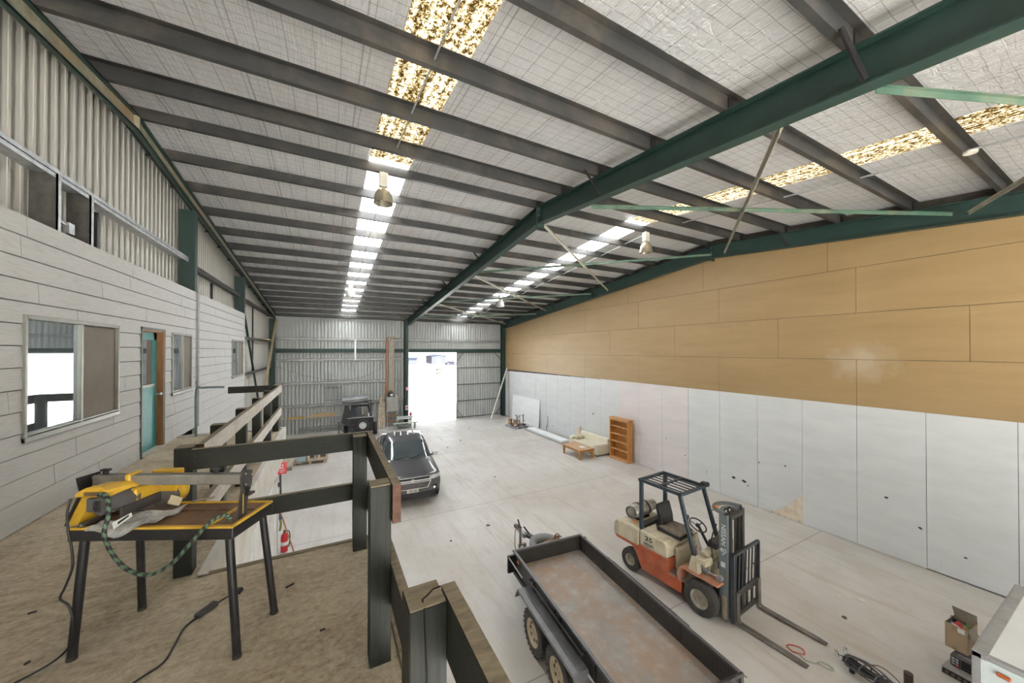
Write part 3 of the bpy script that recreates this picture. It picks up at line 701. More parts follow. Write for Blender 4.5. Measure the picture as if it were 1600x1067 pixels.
for i, y in enumerate((4.50, 5.58, 6.68, 7.78, 8.94)):
    post(-.965, y, f'dark timber railing post along the walkway, {ORD[i + 1]} from the saw end')
def rail(p0, p1, lab, mats=None, white=None):
    """p0,p1 = opposite corners"""
    (x0, y0, z0), (x1, y1, z1) = p0, p1
    b = MB(); b.box(x0, x1, y0, y1, z0, z1)
    o = b.build('guard_rail', [M['rail'], M['rail_top'], M['rail_white'], M['endgrain']], bevel=0)
    for p in o.data.polygons:
        if p.normal.z > .5: p.material_index = 1
        elif white and p.normal.x > .5: p.material_index = 2
        elif abs(p.normal.y) > .5 and (y1 - y0) > (x1 - x0): p.material_index = 3
        elif abs(p.normal.x) > .5 and (x1 - x0) > (y1 - y0): p.material_index = 3
    return tag(o, lab, 'railing', 'timber guard rails')
rail((-.885, 3.39, 4.135), (.345, 3.435, 4.285), 'dark top rail crossing behind the tile saw')
rail((-.885, 3.39, 3.70), (.345, 3.435, 3.84), 'dark lower rail crossing behind the tile saw')
rail((.318, 1.99, 4.075), (.362, 3.39, 4.285), 'top rail with red-brown sawn end, running back towards the ute')
rail((.318, .3, 3.61), (.362, 3.39, 3.835), 'lower rail along the platform edge past the lone post')
rail((.318, -1.2, 4.10), (.362, 1.075, 4.285), 'top rail in the foreground leaving at the bottom edge')
rail((-.91, 3.62, 4.13), (-.865, 9.0, 4.275), 'whitewashed top rail along the walkway', white=True)
rail((-.91, 3.62, 3.64), (-.865, 9.0, 3.80), 'whitewashed lower rail along the walkway', white=True)
rail((-1.78, 8.98, 4.14), (-.91, 9.02, 4.275), 'short dark rail closing the far end of the walkway')
b = MB()
for z in (4.19, 4.235): b.cyl((-.862, 3.386, z), (-.862, 3.38, z), .009, n=8)
tag(b.build('rail_bolt', M['black']), 'upper and lower dark bolts at the end of the rail behind the tile saw', 'bolt')
b = MB(); b.tube(spline([(-2.3, 9.1, 3.3), (-2.3, 9.1, 4.2), (-2.2, 9.1, 4.27), (-1.85, 9.05, 4.27)]), .022); tag(b.build('grab_rail', plain('pale_blue_green_paint', (.16, .22, .22), .5)), 'pale blue-green tubular grab rail at the far end of the walkway', 'railing')

# things about the white store wall
t = thing('fire_sign', 'red fire point sign standing out from the white wall below the walkway', 'sign', (-.96, 10.12, 2.16))
b = MB(); b.box(-.095, .095, -.004, .004, -.14, .14); b.build('plate', M['red'], t)
b = MB(); b.box(-.045, .03, -.007, -.004, -.01, .09); b.build('pictogram', M['white'], t)
b = MB(); b.box(-.02, .012, -.009, -.007, .015, .07); b.build('pictogram_centre', M['red'], t)
b = MB(); b.box(-.06, .06, -.007, -.004, -.06, -.045); b.box(-.04, .04, -.007, -.004, -.10, -.085); b.build('text_bar', M['white'], t)
def extinguisher(loc, lab, hose=True):
    t = thing('fire_extinguisher', lab, 'fire extinguisher', loc)
    b = MB(); b.lathe([(0, 0), (.07, 0), (.078, .012), (.078, .36), (.065, .42), (.03, .455), (.025, .48), (0, .48)], n=20); b.build('cylinder', M['red'], t, smooth=45)
    b = MB(); b.lathe([(.0785, .17), (.0795, .17), (.0795, .26), (.0785, .26)], n=20); b.build('white_band', M['white'], t, smooth=45)
    b = MB(); b.box(-.02, .02, -.02, .02, .48, .52); b.bar((0, 0, .51), (0, -.11, .54), .02, .01); b.bar((0, 0, .53), (0, -.10, .575), .02, .008); b.build('valve', M['blackplastic'], t)
    b = MB(); b.tube(spline([(.02, 0, .5), (.09, 0, .49), (.12, 0, .38), (.11, 0, .2), (.09, 0, .1)]), .012); b.build('hose', M['blackplastic'], t, smooth=60)
extinguisher((-.93, 10.40, 0.0), 'red fire extinguisher with black hose beside the white store wall')
b = MB(); b.cyl((-.72, 10.25, .02), (-1.02, 10.09, 1.25), .016, n=8); tag(b.build('broom_handle', plain('varnished_handle', (.36, .16, .06), .5)), 'brown timber handle leaning against the white store wall', 'stick')
b = MB(); b.tube(spline([(-1.02, 10.17, 2.7), (-1.0, 10.17, 2.0), (-.99, 10.19, 1.3), (-1.01, 10.18, .9)]), .02); b.box(-1.05, -1.0, 10.16, 10.2, 1.7, 1.8)
tag(b.build('power_lead', M['blackplastic']), 'dark leads hanging down the end of the white store wall', 'cable')
b = MB(); b.tube(spline([(-1.0, 10.15, .95), (-.98, 10.14, .8), (-1.0, 10.13, .65)]), .022, n=8); b.tube(spline([(-.99, 10.15, 1.02), (-.975, 10.14, .92)]), .024, n=8, m=1)
tag(b.build('ratchet_strap', [plain('olive_webbing', (.2, .22, .05), .8), plain('blue_webbing', (.03, .09, .35), .7)]), 'olive and blue strap hanging on the end of the white store wall', 'strap')
for y, z, lab in ((8.72, 1.95, 'grey power outlet on the white store wall, nearer the camera'), (9.5, 2.1, 'grey power outlet on the white store wall, near its far end')):
    t = thing('power_outlet', lab, 'outlet', (-1.05, y, z)); b = MB(); b.box(0, .05, -.06, .06, -.05, .05); b.build('box', plain('grey_outlet', (.3, .31, .28), .5), t, bevel=.008)
    b = MB(); b.tube(spline([(.04, .02, -.05), (.06, .03, -.2), (.03, .06, -.35), (.03, -.04, -.45), (.05, -.02, -.2), (.04, -.02, -.06)]), .01); b.build('lead', M['whiteplastic'], t)

# litter of the deck
for k, (x, y, a, L) in enumerate(((-.235, 3.02, .5, .075), (-1.7, 3.5, .2, .05), (-1.45, 2.95, 1.0, .03), (-.02, 2.45, .1, .04))):
    b = MB(); b.box(-L * .36, L * .36, -.005, .005, 0, .009)
    tag(b.build('timber_chip', plain('dark_chip', (.05, .04, .03), .9), loc=(x, y, 3.3), rot=(0, 0, a)), ('dark timber chip on the dusty deck right of the tile saw', 'small dark chip on the dusty deck near the weatherboard wall', 'tiny chip on the dusty deck left of the saw table', 'small chip on the dusty deck before the lone post')[k], 'chip')
b = MB(); b.tube([(.075, 2.30, 3.303), (.15, 2.37, 3.306), (.215, 2.43, 3.312)], .0025, n=5); tag(b.build('straw', plain('dry_straw', (.5, .4, .22), .8)), 'pale straw lying on the dusty deck beside the lone post', 'straw')
b = MB(); b.add([(-.62, 2.11, 3.302), (-.55, 2.13, 3.302), (-.56, 2.19, 3.305), (-.60, 2.16, 3.31)], [(0, 1, 2, 3)]); b.add([(-.62, 2.11, 3.3), (-.55, 2.13, 3.3), (-.56, 2.19, 3.301), (-.60, 2.16, 3.304)], [(0, 1, 2, 3)]); tag(b.build('wrapper', plain('yellow_wrapper', (.6, .5, .15), .5)), 'scrap of yellow wrapper on the deck at the bottom edge', 'wrapper')

# ------------------------------------------------------------------ tile saw on its table
th = atan2(-.447, .894)
T = thing('tile_saw', 'yellow bridge tile saw with rusty tray on black tubular legs', 'saw', (-1.28, 2.91, 4.02), th)
L, W = .905, .34
b = MB(); b.box(-.005, L, -.005, 0.0, -.075, -.012); b.box(-.005, L, W, W + .005, -.075, -.012); b.box(-.005, 0, 0, W, -.075, -.012); b.box(L - .005, L, 0, W, -.075, -.012); b.box(.0, L - .005, 0, W, -.075, -.07)
b.build('frame', M['black'], T, bevel=.004)
b = MB()
for q in ((-.006, L + .002, -.006, .022), (-.006, L + .002, W - .02, W + .006), (-.006, .05, 0, W), (L - .022, L + .002, 0, W), (.735, .762, 0, W)): b.box(*q, -.014, 0)
b.build('rim', M['yellow'], T, bevel=.004)
b = MB(); b.box(.0, L - .01, .01, .215, -.03, -.008); b.box(0, L - .01, .225, W - .01, -.03, -.006); b.build('tray', M['rusty'], T)
for sx, sy, fx, fy, n in ((.065, .02, .045, -.022, 0), (.87, .02, .952, -.027, 1), (.865, .30, .943, .304, 2), (.07, .31, .045, .357, 3)):
    b = MB(); b.cyl((sx, sy, -.06), (fx, fy, -.715), .021, n=16); o = b.build('leg', M['black'], T, smooth=40)
    b = MB(); b.cyl((fx, fy, -.72), (fx + (sx - fx) * .03, fy + (sy - fy) * .03, -.70), .0225, n=16); b.build('rubber_foot', M['rubber'], o)
b = MB(); b.box(-.055, .85, .15, .205, .178, .238); b.build('bridge_beam', M['alu_rail'], T, bevel=.005)
b = MB()
for y in (.165, .185): b.box(-.054, .849, y, y + .006, .2375, .2395)
b.build('beam_groove', plain('dark_groove', (.07, .065, .06), .6), T)
def arcplate(b, u0, u1, v0, v1, m=0):
    pts = []
    for i in range(9):
        a = i / 8; pts.append((v0 + .05 * (1 - a) ** 2 - .02 - .03 * a, .0 + .25 * a))
    pts2 = [(p[0] + (v1 - v0) * (.55 + .45 * p[1] / .25), p[1]) for p in reversed(pts)]
    b.prism(pts + pts2, 'x', u0, u1, m)
b = MB(); arcplate(b, -.062, -.054, .13, .25); b.prism([(.02, .0), (.10, 0), (.22, .0), (.22, .18), (.15, .22), (.10, .18), (.04, .06)], 'x', -.053, -.047); b.build('bridge_support', M['black'], T)
b = MB(); b.prism([(.03, .0), (.22, 0), (.22, .19), (.16, .19), (.10, .14)], 'x', -.046, .012); b.build('bridge_cover', M['yellow'], T)
b = MB(); b.prism([(.095, -.005), (.165, -.005), (.17, .05), (.185, .12), (.21, .16), (.215, .25), (.145, .268), (.125, .235), (.128, .15), (.11, .07)], 'x', .85, .862)
b.build('bridge_support', plain('grey_black_plate', (.055, .052, .05), .5, .2), T)
b = MB(); b.box(.8615, .864, .132, .138, .01, .13); b.build('angle_slot', M['yellow'], T)
b = MB()
for z in (.245, .18):
    for y in (.15, .2): b.cyl((.862, y, z - (.02 if y > .17 else 0)), (.868, y, z - (.02 if y > .17 else 0)), .007, n=8)
b.build('plate_bolt', M['chrome'], T)
b = MB(); b.cyl((.862, .155, .125), (.90, .155, .125), .013, n=12); b.box(.885, .905, .13, .18, .117, .133); b.build('angle_knob', M['blackplastic'], T, bevel=.004)
for u in (.0, .665):
    b = MB(); b.cyl((u, .18, .238), (u, .18, .262), .014, n=12); b.box(u - .026, u + .026, .165, .195, .258, .272); b.build('clamp_knob', M['blackplastic'], T, bevel=.005)
# the cutting head
b = MB(); b.box(.155, .185, .135, .22, .166, .252); b.box(.15, .26, .10, .3, .10, .176); b.build('saddle', M['yellow'], T, bevel=.008)
b = MB()
prof = [(-.10, .0), (-.085, .028), (-.03, .055), (.05, .058), (.09, .035), (.10, 0)]
r0 = [V((.115 + p[0], .0, .168 + p[1])) for p in prof]; r1 = [V((.13 + p[0] * .9, .12, .16 + p[1])) for p in prof]; r2 = [V((.22 + p[0] * .7, .28, .12 + p[1] * .9)) for p in prof]
b.loft([r0, r1, r2]); b.build('handle_hood', M['yellow'], T, smooth=35, bevel=.006)
b = MB(); b.box(.08, .165, -.0025, .0, .178, .2); b.build('handle_slot', plain('slot_shadow_grey', (.12, .08, .03), .7), T)
b = MB(); b.cyl((.185, -.02, .125), (.21, .14, .125), .052, .055, n=28); b.box(.10, .17, -.01, .1, .09, .165); b.build('motor', plain('grey_motor', (.085, .08, .08), .5), T, smooth=40, bevel=.004)
b = MB()
for i in range(-4, 5):
    for j in range(-4, 5):
        if i * i + j * j < 15: b.cyl((.183 + i * .0088, -.0225, .127 + j * .0088), (.183 + i * .0088, -.020, .127 + j * .0088), .003, n=6)
b.build('grille', plain('grille_hole', (.015, .014, .013), .6), T)
b = MB(); b.lathe([(0, -.012), (.095, -.012), (.102, -.004), (.102, .03), (.095, .038), (0, .038)], c=(.30, .27, .115), axis='y', n=32); b.box(.20, .36, .25, .31, .10, .235); b.build('blade_guard', M['yellow'], T, smooth=40, bevel=.006)
b = MB(); b.lathe([(0, 0), (.09, 0), (.09, .003), (0, .003)], c=(.29, .255, .065), axis='y', n=32); b.build('blade', M['steel'], T)
b = MB(); b.box(.245, .262, .03, .30, .045, .10)
for k in range(4): b.box(.243, .262, .03, .30, .05 + k * .013, .055 + k * .013)
b.build('water_guard', plain('ribbed_grey', (.07, .065, .06), .5), T)
b = MB(); b.box(.045, .068, .0, .31, .0, .022); b.build('fence', plain('fence_alu', (.085, .075, .065), .45, .4), T, bevel=.003)
b = MB(); b.cyl((.055, -.006, .012), (.055, .0, .012), .009, n=10); b.build('fence_bolt', M['chrome'], T)
b = MB(); b.cyl((.42, .30, .015), (.55, .31, .04), .006, n=8); b.build('guide_rod', plain('dusty_rod', (.3, .25, .17), .6), T)
b = MB(); b.prism([(.36, .05), (.43, .035), (.455, .085), (.385, .105)], 'y', .19, .192); b.build('paper_tag', plain('manila_tag', (.5, .42, .28), .8), T)
# striped hose and black lead
def striped(pts, r, mats, parent, name, turns=40):
    b = MB(); b.tube(pts, r, n=10)
    nseg = len(pts) - 1
    for i in range(nseg):
        for j in range(10): b.mi[i * 10 + j] = 1 if (int((i * 10 / 6 + j)) % 10) < 5 else 0
    return b.build(name, mats, parent, smooth=60)
hp = spline([(.17, -.01, .19), (.225, -.02, .185), (.265, -.045, .10), (.27, -.07, 0), (.33, -.085, -.10), (.42, -.09, -.185), (.53, -.085, -.215), (.63, -.07, -.165), (.70, -.055, -.085), (.755, -.03, -.01), (.80, .0, .04), (.84, .035, .045), (.855, .05, .01)], 14)
striped(hp, .0105, [plain('black_hose', (.012, .012, .012), .5), plain('green_hose_stripe', (.09, .16, .10), .5)], T, 'water_hose')
b = MB(); b.tube(spline([(.02, -.01, .17), (.025, -.03, .10), (.03, -.03, 0), (.05, -.03, -.10), (.06, -.035, -.2), (.035, -.045, -.30), (.015, -.05, -.36), (.06, -.05, -.40), (.085, -.05, -.48), (.085, -.05, -.56), (.06, -.05, -.63), (-.0, -.07, -.69), (-.06, -.14, -.712), (-.12, -.25, -.713), (-.16, -.4, -.713)], 8), .0055, n=8); b.build('power_lead', M['blackplastic'], T, smooth=60)
t = thing('plastic_bag', 'crumpled clear plastic bag of papers lying over the front of the tile saw', 'bag', (-1.28, 2.91, 4.02), th)
b = MB(); nu, nv = 14, 8; g = []
for i in range(nu + 1):
    row = []
    for j in range(nv + 1):
        a, c = i / nu, j / nv
        u = .16 + .30 * a + .02 * c; v = -.015 - .05 * (1 - a) * (1 - c) + .16 * a * c + .05 * c
        z = .012 + .028 * sin(a * 9 + c * 4) * .5 + .02 * sin(c * 11 - a * 3) * .5 + .02 - .055 * (1 - c) * (1 - abs(a - .4) * 1.6)
        row.append(V((u, v, max(z, .012) if v > -.008 else z)))
    g.append(row)
b.loft(g, closed_u=False, caps=False)
def mat_bag():
    n = N('clear_plastic_film'); p = n.n('ShaderNodeBsdfPrincipled'); p.inputs['Base Color'].default_value = (.74, .75, .74, 1); p.inputs['Roughness'].default_value = .22; n.put(p.inputs['Normal'], n.bump(n.noise(n.co(), 42, 5, .7, 1.5), .9, .012))
    tr = n.n('ShaderNodeBsdfTransparent'); m = n.n('ShaderNodeMixShader')
    n.put(m.inputs[0], n.ramp(n.noise(n.co((1, 1, 1)), 16, 4, .6), [(.35, .35), (.65, .85)])); n.t.links.new(tr.outputs[0], m.inputs[1]); n.t.links.new(p.outputs[0], m.inputs[2]); n.t.links.new(m.outputs[0], n.out.inputs[0]); return n.m
o = b.build('film', mat_bag(), t, smooth=80); mo = o.modifiers.new('thick', 'SOLIDIFY'); mo.thickness = .002
b = MB(); b.add([(.255, -.02, .035), (.275, -.03, .005), (.325, .02, .055), (.31, .03, .07)], [(0, 1, 2, 3)]); b.add([(.255, -.02, .033), (.275, -.03, .003), (.325, .02, .053), (.31, .03, .068)], [(0, 1, 2, 3)]); b.build('leaflet', M['white'], t)
b = MB(); b.add([(.278, -.012, .036), (.285, -.018, .024), (.315, .012, .056), (.308, .018, .064)], [(0, 1, 2, 3)]); b.build('print_block', M['blackplastic'], t)

t = thing('extension_lead', 'black extension lead with inline switch box lying on the dusty deck', 'cable', (0, 0, 3.3))
b = MB(); b.tube(spline([(-.55, 3.08, .012), (-.60, 3.06, .02), (-.65, 3.03, .012)]), .005); b.tube(spline([(-.735, 2.925, .01), (-.775, 2.86, .006), (-.78, 2.72, .006), (-.79, 2.6, .006), (-.86, 2.53, .006), (-.95, 2.44, .006), (-1.1, 2.2, .006)]), .006); b.build('cord', M['blackplastic'], t, smooth=60)
b = MB(); b.bar((-.735, 2.925, .018), (-.655, 3.03, .018), .045, .03); b.build('switch_box', plain('grey_black_box', (.05, .05, .05), .5), t, bevel=.008)
b = MB(); b.bar((-.552, 3.07, .02), (-.535, 3.11, .025), .035, .03); b.build('plug', M['blackplastic'], t, bevel=.006)

# ------------------------------------------------------------------ wheels
def wheel(parent, c, R, w, rim_mat, name='wheel', tread=0, rim_r=None, side=-1, studs=8, slots=0, tyre=None, axis='x'):
    """tyre with a rim sub-part; the outer face looks along side*axis"""
    rr = rim_r or R * .55; h = w / 2
    b = MB(); pr = [(rr, -h * .8), (rr + .012, -h * .95), (R * .86, -h), (R * .96, -h * .86), (R, -h * .6), (R, h * .6), (R * .96, h * .86), (R * .86, h), (rr + .012, h * .95), (rr, h * .8)]
    b.lathe(pr, axis=axis, n=40, closed=True)
    if tread:
        for i in range(tread):
            a = 2 * pi * i / tread
            for s in (-1, 1):
                aa = a + (pi / tread if s > 0 else 0)
                rot = Matrix.Rotation(aa, 4, 'X' if axis == 'x' else 'Y')
                T = rot
                if axis == 'x': b.box(s * h * .92 if s < 0 else h * .15, -h * .15 if s < 0 else h * .92, -R * .045, R * .045, R * .965, R * 1.018, T=T)
                else: b.box(-R * .045, R * .045, s * h * .92 if s < 0 else h * .15, -h * .15 if s < 0 else h * .92, R * .965, R * 1.018, T=T)
    o = b.build(name, tyre or M['rubber'], parent, smooth=38, loc=c)
    s = side
    b = MB(); b.lathe([(rr + .004, s * h * .9), (rr - .012, s * h * .92), (rr - .02, s * h * .55), (rr * .78, s * h * .42), (rr * .5, s * h * .5), (rr * .36, s * h * .62), (0, s * h * .62), (0, -s * h * .3), (rr, -s * h * .7)], axis=axis, n=32, closed=False)
    r = b.build('rim', rim_mat, o, smooth=35)
    b = MB()
    for i in range(studs):
        a = 2 * pi * i / studs; p = (rr * .27 * cos(a), rr * .27 * sin(a))
        if axis == 'x': b.cyl((s * h * .6, *p), (s * h * .74, *p), rr * .05, n=6)
        else: b.cyl((p[0], s * h * .6, p[1]), (p[0], s * h * .74, p[1]), rr * .05, n=6)
    if axis == 'x': b.cyl((s * h * .6, 0, 0), (s * h * .8, 0, 0), rr * .17, n=14)
    else: b.cyl((0, s * h * .6, 0), (0, s * h * .8, 0), rr * .17, n=14)
    b2 = b
    if slots:
        for i in range(slots):
            a = 2 * pi * i / slots; p = (rr * .64 * cos(a), rr * .64 * sin(a)); k = s * h * .455
            if axis == 'x': b2.cyl((k - .02 * s, *p), (k + s * .012, *p), rr * .11, n=8, m=1)
            else: b2.cyl((p[0], k - .02 * s, p[1]), (p[0], k + s * .012, p[1]), rr * .11, n=8, m=1)
    q = b2.build('hub', [rim_mat, M['black']], o)
    return o

# ------------------------------------------------------------------ forklift
F = thing('forklift', 'orange and cream forklift with gas bottle, parked with its forks lowered', 'forklift', (6.76, 4.25, 0), radians(4))
cream = plain('grubby_cream_paint', (.56, .51, .38), .45, 0, var=.14, scale=4, dirt=(.27, .2, .11), dirt_amt=.75)
orange = plain('faded_orange_paint', (.40, .085, .03), .5, 0, var=.2, scale=4, dirt=(.40, .2, .12), dirt_amt=.6)
guardm = plain('blue_black_guard_paint', (.028, .042, .055), .45, 0, var=.2, scale=6, dirt=(.1, .1, .1), dirt_amt=.3)
mastm = plain('grey_blue_mast_paint', (.115, .14, .15), .5, .15, var=.2, scale=5, dirt=(.18, .15, .11), dirt_amt=.5)
darkm = plain('greasy_dark_steel', (.045, .045, .045), .5, .4, var=.3, scale=9, dirt=(.13, .10, .07), dirt_amt=.4)
hw = .53
b = MB(); prof = [(.36, .20), (1.28, .20), (1.34, .30), (1.44, .50), (1.56, .60), (1.98, .60), (2.04, .64), (2.04, .72), (.64, .72), (.64, .46), (.36, .46)]
b.prism(prof, 'x', -hw, hw); b.build('chassis', orange, F, bevel=.012)
fendm = plain('dusty_orange_fender', (.40, .17, .10), .6, 0, var=.2, scale=5, dirt=(.38, .3, .22), dirt_amt=.7)
for s in (-1, 1):
    b = MB(); pf = [(.40, .46), (.44, .60), (.40, .71), (.30, .745), (-.34, .745), (-.36, .73), (.28, .73), (.38, .69), (.41, .60), (.36, .44)]
    x0, x1 = (-.55, -.26) if s < 0 else (.26, .55); b.prism(pf, 'x', x0, x1); b.build('fender', fendm, F)
b = MB(); b.box(-hw + .02, hw - .02, .10, .64, .44, .475); b.build('floor_plate', plain('dusty_floor_plate', (.25, .235, .21), .7, .2, var=.3, scale=8), F)
b = MB(); b.prism([(.66, .725), (1.33, .725), (1.33, 1.05), (.72, 1.05), (.66, .98)], 'x', -hw, hw); b.build('engine_cover', cream, F, bevel=.03, seg=2)
b = MB(); b.prism([(.55, .48), (.655, .48), (.655, .92), (.58, .90)], 'x', -.30, .34); b.build('seat_riser', cream, F, bevel=.03, seg=2)
b = MB(); b.prism([(1.36, .66), (2.06, .66), (2.08, .74), (2.06, .94), (1.98, 1.02), (1.5, 1.06), (1.36, 1.03)], 'x', -hw - .01, hw + .01); b.build('counterweight', cream, F, bevel=.035, seg=2)
b = MB(); b.box(-.32, .34, 1.36, 1.5, 1.0, 1.09); b.build('radiator_grille', darkm, F, bevel=.01)
# gas bottle lying across the counterweight
b = MB(); gy, gz, gr = 1.72, 1.235, .16
b.lathe([(0, -.36), (.06, -.355), (.125, -.33), (.155, -.27), (.16, -.22), (.16, .20), (.15, .27), (.10, .33), (.06, .345), (0, .35)], c=(0, gy, gz), axis='x', n=28); o = b.build('gas_bottle', plain('silver_gas_bottle', (.40, .39, .36), .4, .6, var=.2, scale=7, dirt=(.25, .21, .16), dirt_amt=.4), F, smooth=45)
b = MB(); b.lathe([(.125, -.37), (.135, -.37), (.135, -.28), (.125, -.28)], c=(0, gy, gz), axis='x', n=24, closed=True); b.build('collar', M['steel'], o, smooth=40)
b = MB(); b.lathe([(.11, .30), (.125, .30), (.125, .46), (.11, .46)], c=(0, gy, gz), axis='x', n=24, closed=True); b.build('valve_collar', M['steel'], o, smooth=40)
b = MB()
for x in (-.12, .14): b.lathe([(.162, -.02), (.17, -.02), (.17, .02), (.162, .02)], c=(x, gy, gz), axis='x', n=28, closed=True)
b.box(-.2, .2, gy - .1, gy + .1, 1.04, 1.085); b.build('bottle_strap', darkm, F)
b = MB(); b.box(-.46, -.43, 1.50, 1.54, 1.08, 1.17); b.box(.43, .46, 1.36, 1.40, 1.62, 1.72); b.build('indicator', plain('amber_lens', (.7, .17, .02), .3), F, bevel=.006)
# overhead guard
for s in (-1, 1):
    b = MB(); b.bar((s * .43, 1.36, .70), (s * .43, 1.36, 2.1), .055, .085, (0, 1, 0)); b.build('guard_pillar', guardm, F, bevel=.006)
    b = MB(); b.bar((s * .44, .13, 1.0), (s * .42, .45, 2.1), .055, .075, (0, 1, 0)); b.build('guard_pillar', guardm, F, bevel=.006)
b = MB()
for s in (-1, 1): b.bar((s * .43, .40, 2.11), (s * .43, 1.42, 2.11), .05, .06)
for y in (.42, 1.40): b.bar((-.455, y, 2.11), (.455, y, 2.11), .05, .06)
b.bar((-.43, .93, 2.125), (.43, .93, 2.125), .06, .02)
for i in range(5): x = -.43 + .86 * (i + 1) / 6; b.bar((x, .42, 2.11), (x, 1.40, 2.11), .014, .022)
b.build('guard_roof', guardm, F)
# seat
b = MB(); b.prism([(0.580, 1.105), (1.060, 1.075), (1.100, 1.115), (1.060, 1.185), (0.640, 1.215), (0.560, 1.175)], 'x', -.20, .24); b.build('seat_cushion', plain('dusty_seat_vinyl', (.20, .17, .135), .8, 0, var=.3, scale=8), F, bevel=.03, seg=3)
b = MB(); b.prism([(1.000, 1.145), (1.080, 1.155), (1.200, 1.545), (1.160, 1.615), (1.100, 1.605), (1.020, 1.335)], 'x', -.19, .23); b.build('seat_backrest', plain('black_seat_vinyl', (.02, .02, .02), .45), F, bevel=.035, seg=3)
b = MB(); b.prism([(0.560, 1.045), (1.120, 1.045), (1.160, 1.185), (1.100, 1.145), (0.580, 1.085)], 'x', -.22, .26); b.build('seat_base', M['blackplastic'], F, bevel=.01)
# cowl, steering
b = MB()
b.prism([(-.10, .48), (.14, .48), (.16, .70), (.10, 1.12), (-.08, 1.12)], 'x', -.30, .36)
b.build('cowl', cream, F, bevel=.02, seg=2)
b = MB()
for s in (-1, 1): x = s * .44; b.prism([(.02, .74), (.24, .745), (.17, 1.04), (-.1, 1.08), (-.1, .98), (.05, .96)], 'x', x - .06, x + .06)
b.box(-.5, .5, -.12, -.06, .94, 1.06); b.build('cowl_bracket', cream, F, bevel=.012)
b = MB(); b.prism([(-.08, 1.12), (.12, 1.12), (.08, 1.27), (-.08, 1.22)], 'x', -.05, .34); b.build('dashboard', plain('dark_dash', (.045, .047, .05), .5), F, bevel=.015)
b = MB(); b.cyl((.1, .12, 1.0), (.1, .36, 1.36), .028, n=14); b.build('steering_column', M['blackplastic'], F)
b = MB(); rot = Matrix.Translation((.1, .38, 1.385)) @ Matrix.Rotation(radians(28), 4, 'X')
b.tube([rot @ V((.17 * cos(2 * pi * i / 28), .17 * sin(2 * pi * i / 28), 0)) for i in range(28)], .014, closed=True)
for a in (0, 2.1, 4.2): b.bar(rot @ V((0, 0, -.02)), rot @ V((.165 * cos(a), .165 * sin(a), 0)), .02, .012)
b.cyl(rot @ V((0, 0, -.03)), rot @ V((0, 0, .01)), .04, n=14); b.build('steering_wheel', M['blackplastic'], F, smooth=50)
for i in range(4):
    b = MB(); x = -.26 + .045 * i; b.cyl((x, .16, .98), (x, .27, 1.28 + .015 * i), .008, n=8); b.sphere((x, .272, 1.29 + .015 * i), .018); b.build('lever', plain('dull_lever', (.22, .18, .12), .5, .3), F, smooth=50)
b = MB(); b.cyl((.33, .1, 1.26), (.36, .02, 1.48), .008, n=8); b.cyl((.36, .02, 1.48), (.40, .05, 1.50), .012, n=8); b.build('direction_lever', M['black'], F)
for x, y, z, dx in ((-.34, .38, 1.64, .06), (.50, .28, 1.66, .07)):
    b = MB(); b.sphere((x + dx, y, z), .06, sc=(1, .4, .9)); b.cyl((x - .04, y + .02, z - .06), (x + dx, y + .01, z), .008, n=8); b.build('mirror', M['blackplastic'], F, smooth=50)
b = MB(); b.box(-.34, -.28, .33, .38, 1.42, 1.55); b.build('indicator', bpy.data.materials['amber_lens'], F, bevel=.006)
b = MB(); b.box(.36, .48, .36, .48, 2.14, 2.2); b.cyl((.42, .38, 2.17), (.42, .33, 2.17), .05, n=14); b.build('work_lamp', darkm, F, bevel=.008)
# mast
ym0, ym1 = -.27, -.41
for s in (-1, 1):
    b = MB(); x = s * .315
    b.box(x - .012, x + .012, ym1, ym0, .07, 1.99); b.box(min(x, x - s * .06), max(x, x - s * .06), ym1, ym1 + .018, .07, 1.99); b.box(min(x, x - s * .06), max(x, x - s * .06), ym0 - .018, ym0, .07, 1.99)
    b.build('outer_channel', mastm, F)
    b = MB(); x = s * .235; b.box(x - .01, x + .01, ym1 - .03, ym0 - .03, .1, 1.96); b.box(min(x, x - s * .05), max(x, x - s * .05), ym1 - .03, ym1 - .014, .1, 1.96); b.box(min(x, x - s * .05), max(x, x - s * .05), ym0 - .046, ym0 - .03, .1, 1.96)
    b.build('inner_channel', darkm, F)
    b = MB(); b.cyl((s * .17, ym0 + .03, .15), (s * .17, ym0 + .03, 1.35), .032, n=14); b.cyl((s * .17, ym0 + .03, 1.35), (s * .17, ym0 + .03, 1.93), .02, n=12, m=1); b.build('lift_cylinder', [darkm, M['chrome']], F, smooth=40)
    b = MB(); b.box(s * .09 - .012, s * .09 + .012, ym1 - .02, ym1 - .008, .3, 1.94); b.build('chain', plain('oily_chain', (.05, .045, .04), .45, .5, var=.4, scale=60), F)
    b = MB(); b.tube(spline([(s * .33, .08, .80), (s * .36, -.1, .81)], 4), .045, n=14); b.cyl((s * .36, -.1, .81), (s * .37, -.28, .82), .022, n=12, m=1); b.cyl((s * .34, -.31, .82), (s * .42, -.31, .82), .05, n=16); b.build('tilt_cylinder', [plain('grey_hydraulic', (.24, .25, .26), .45, .3), M['chrome']], F, smooth=40)
b = MB(); b.box(-.20, -.19, ym1, ym0, 0, 0)
b = MB()
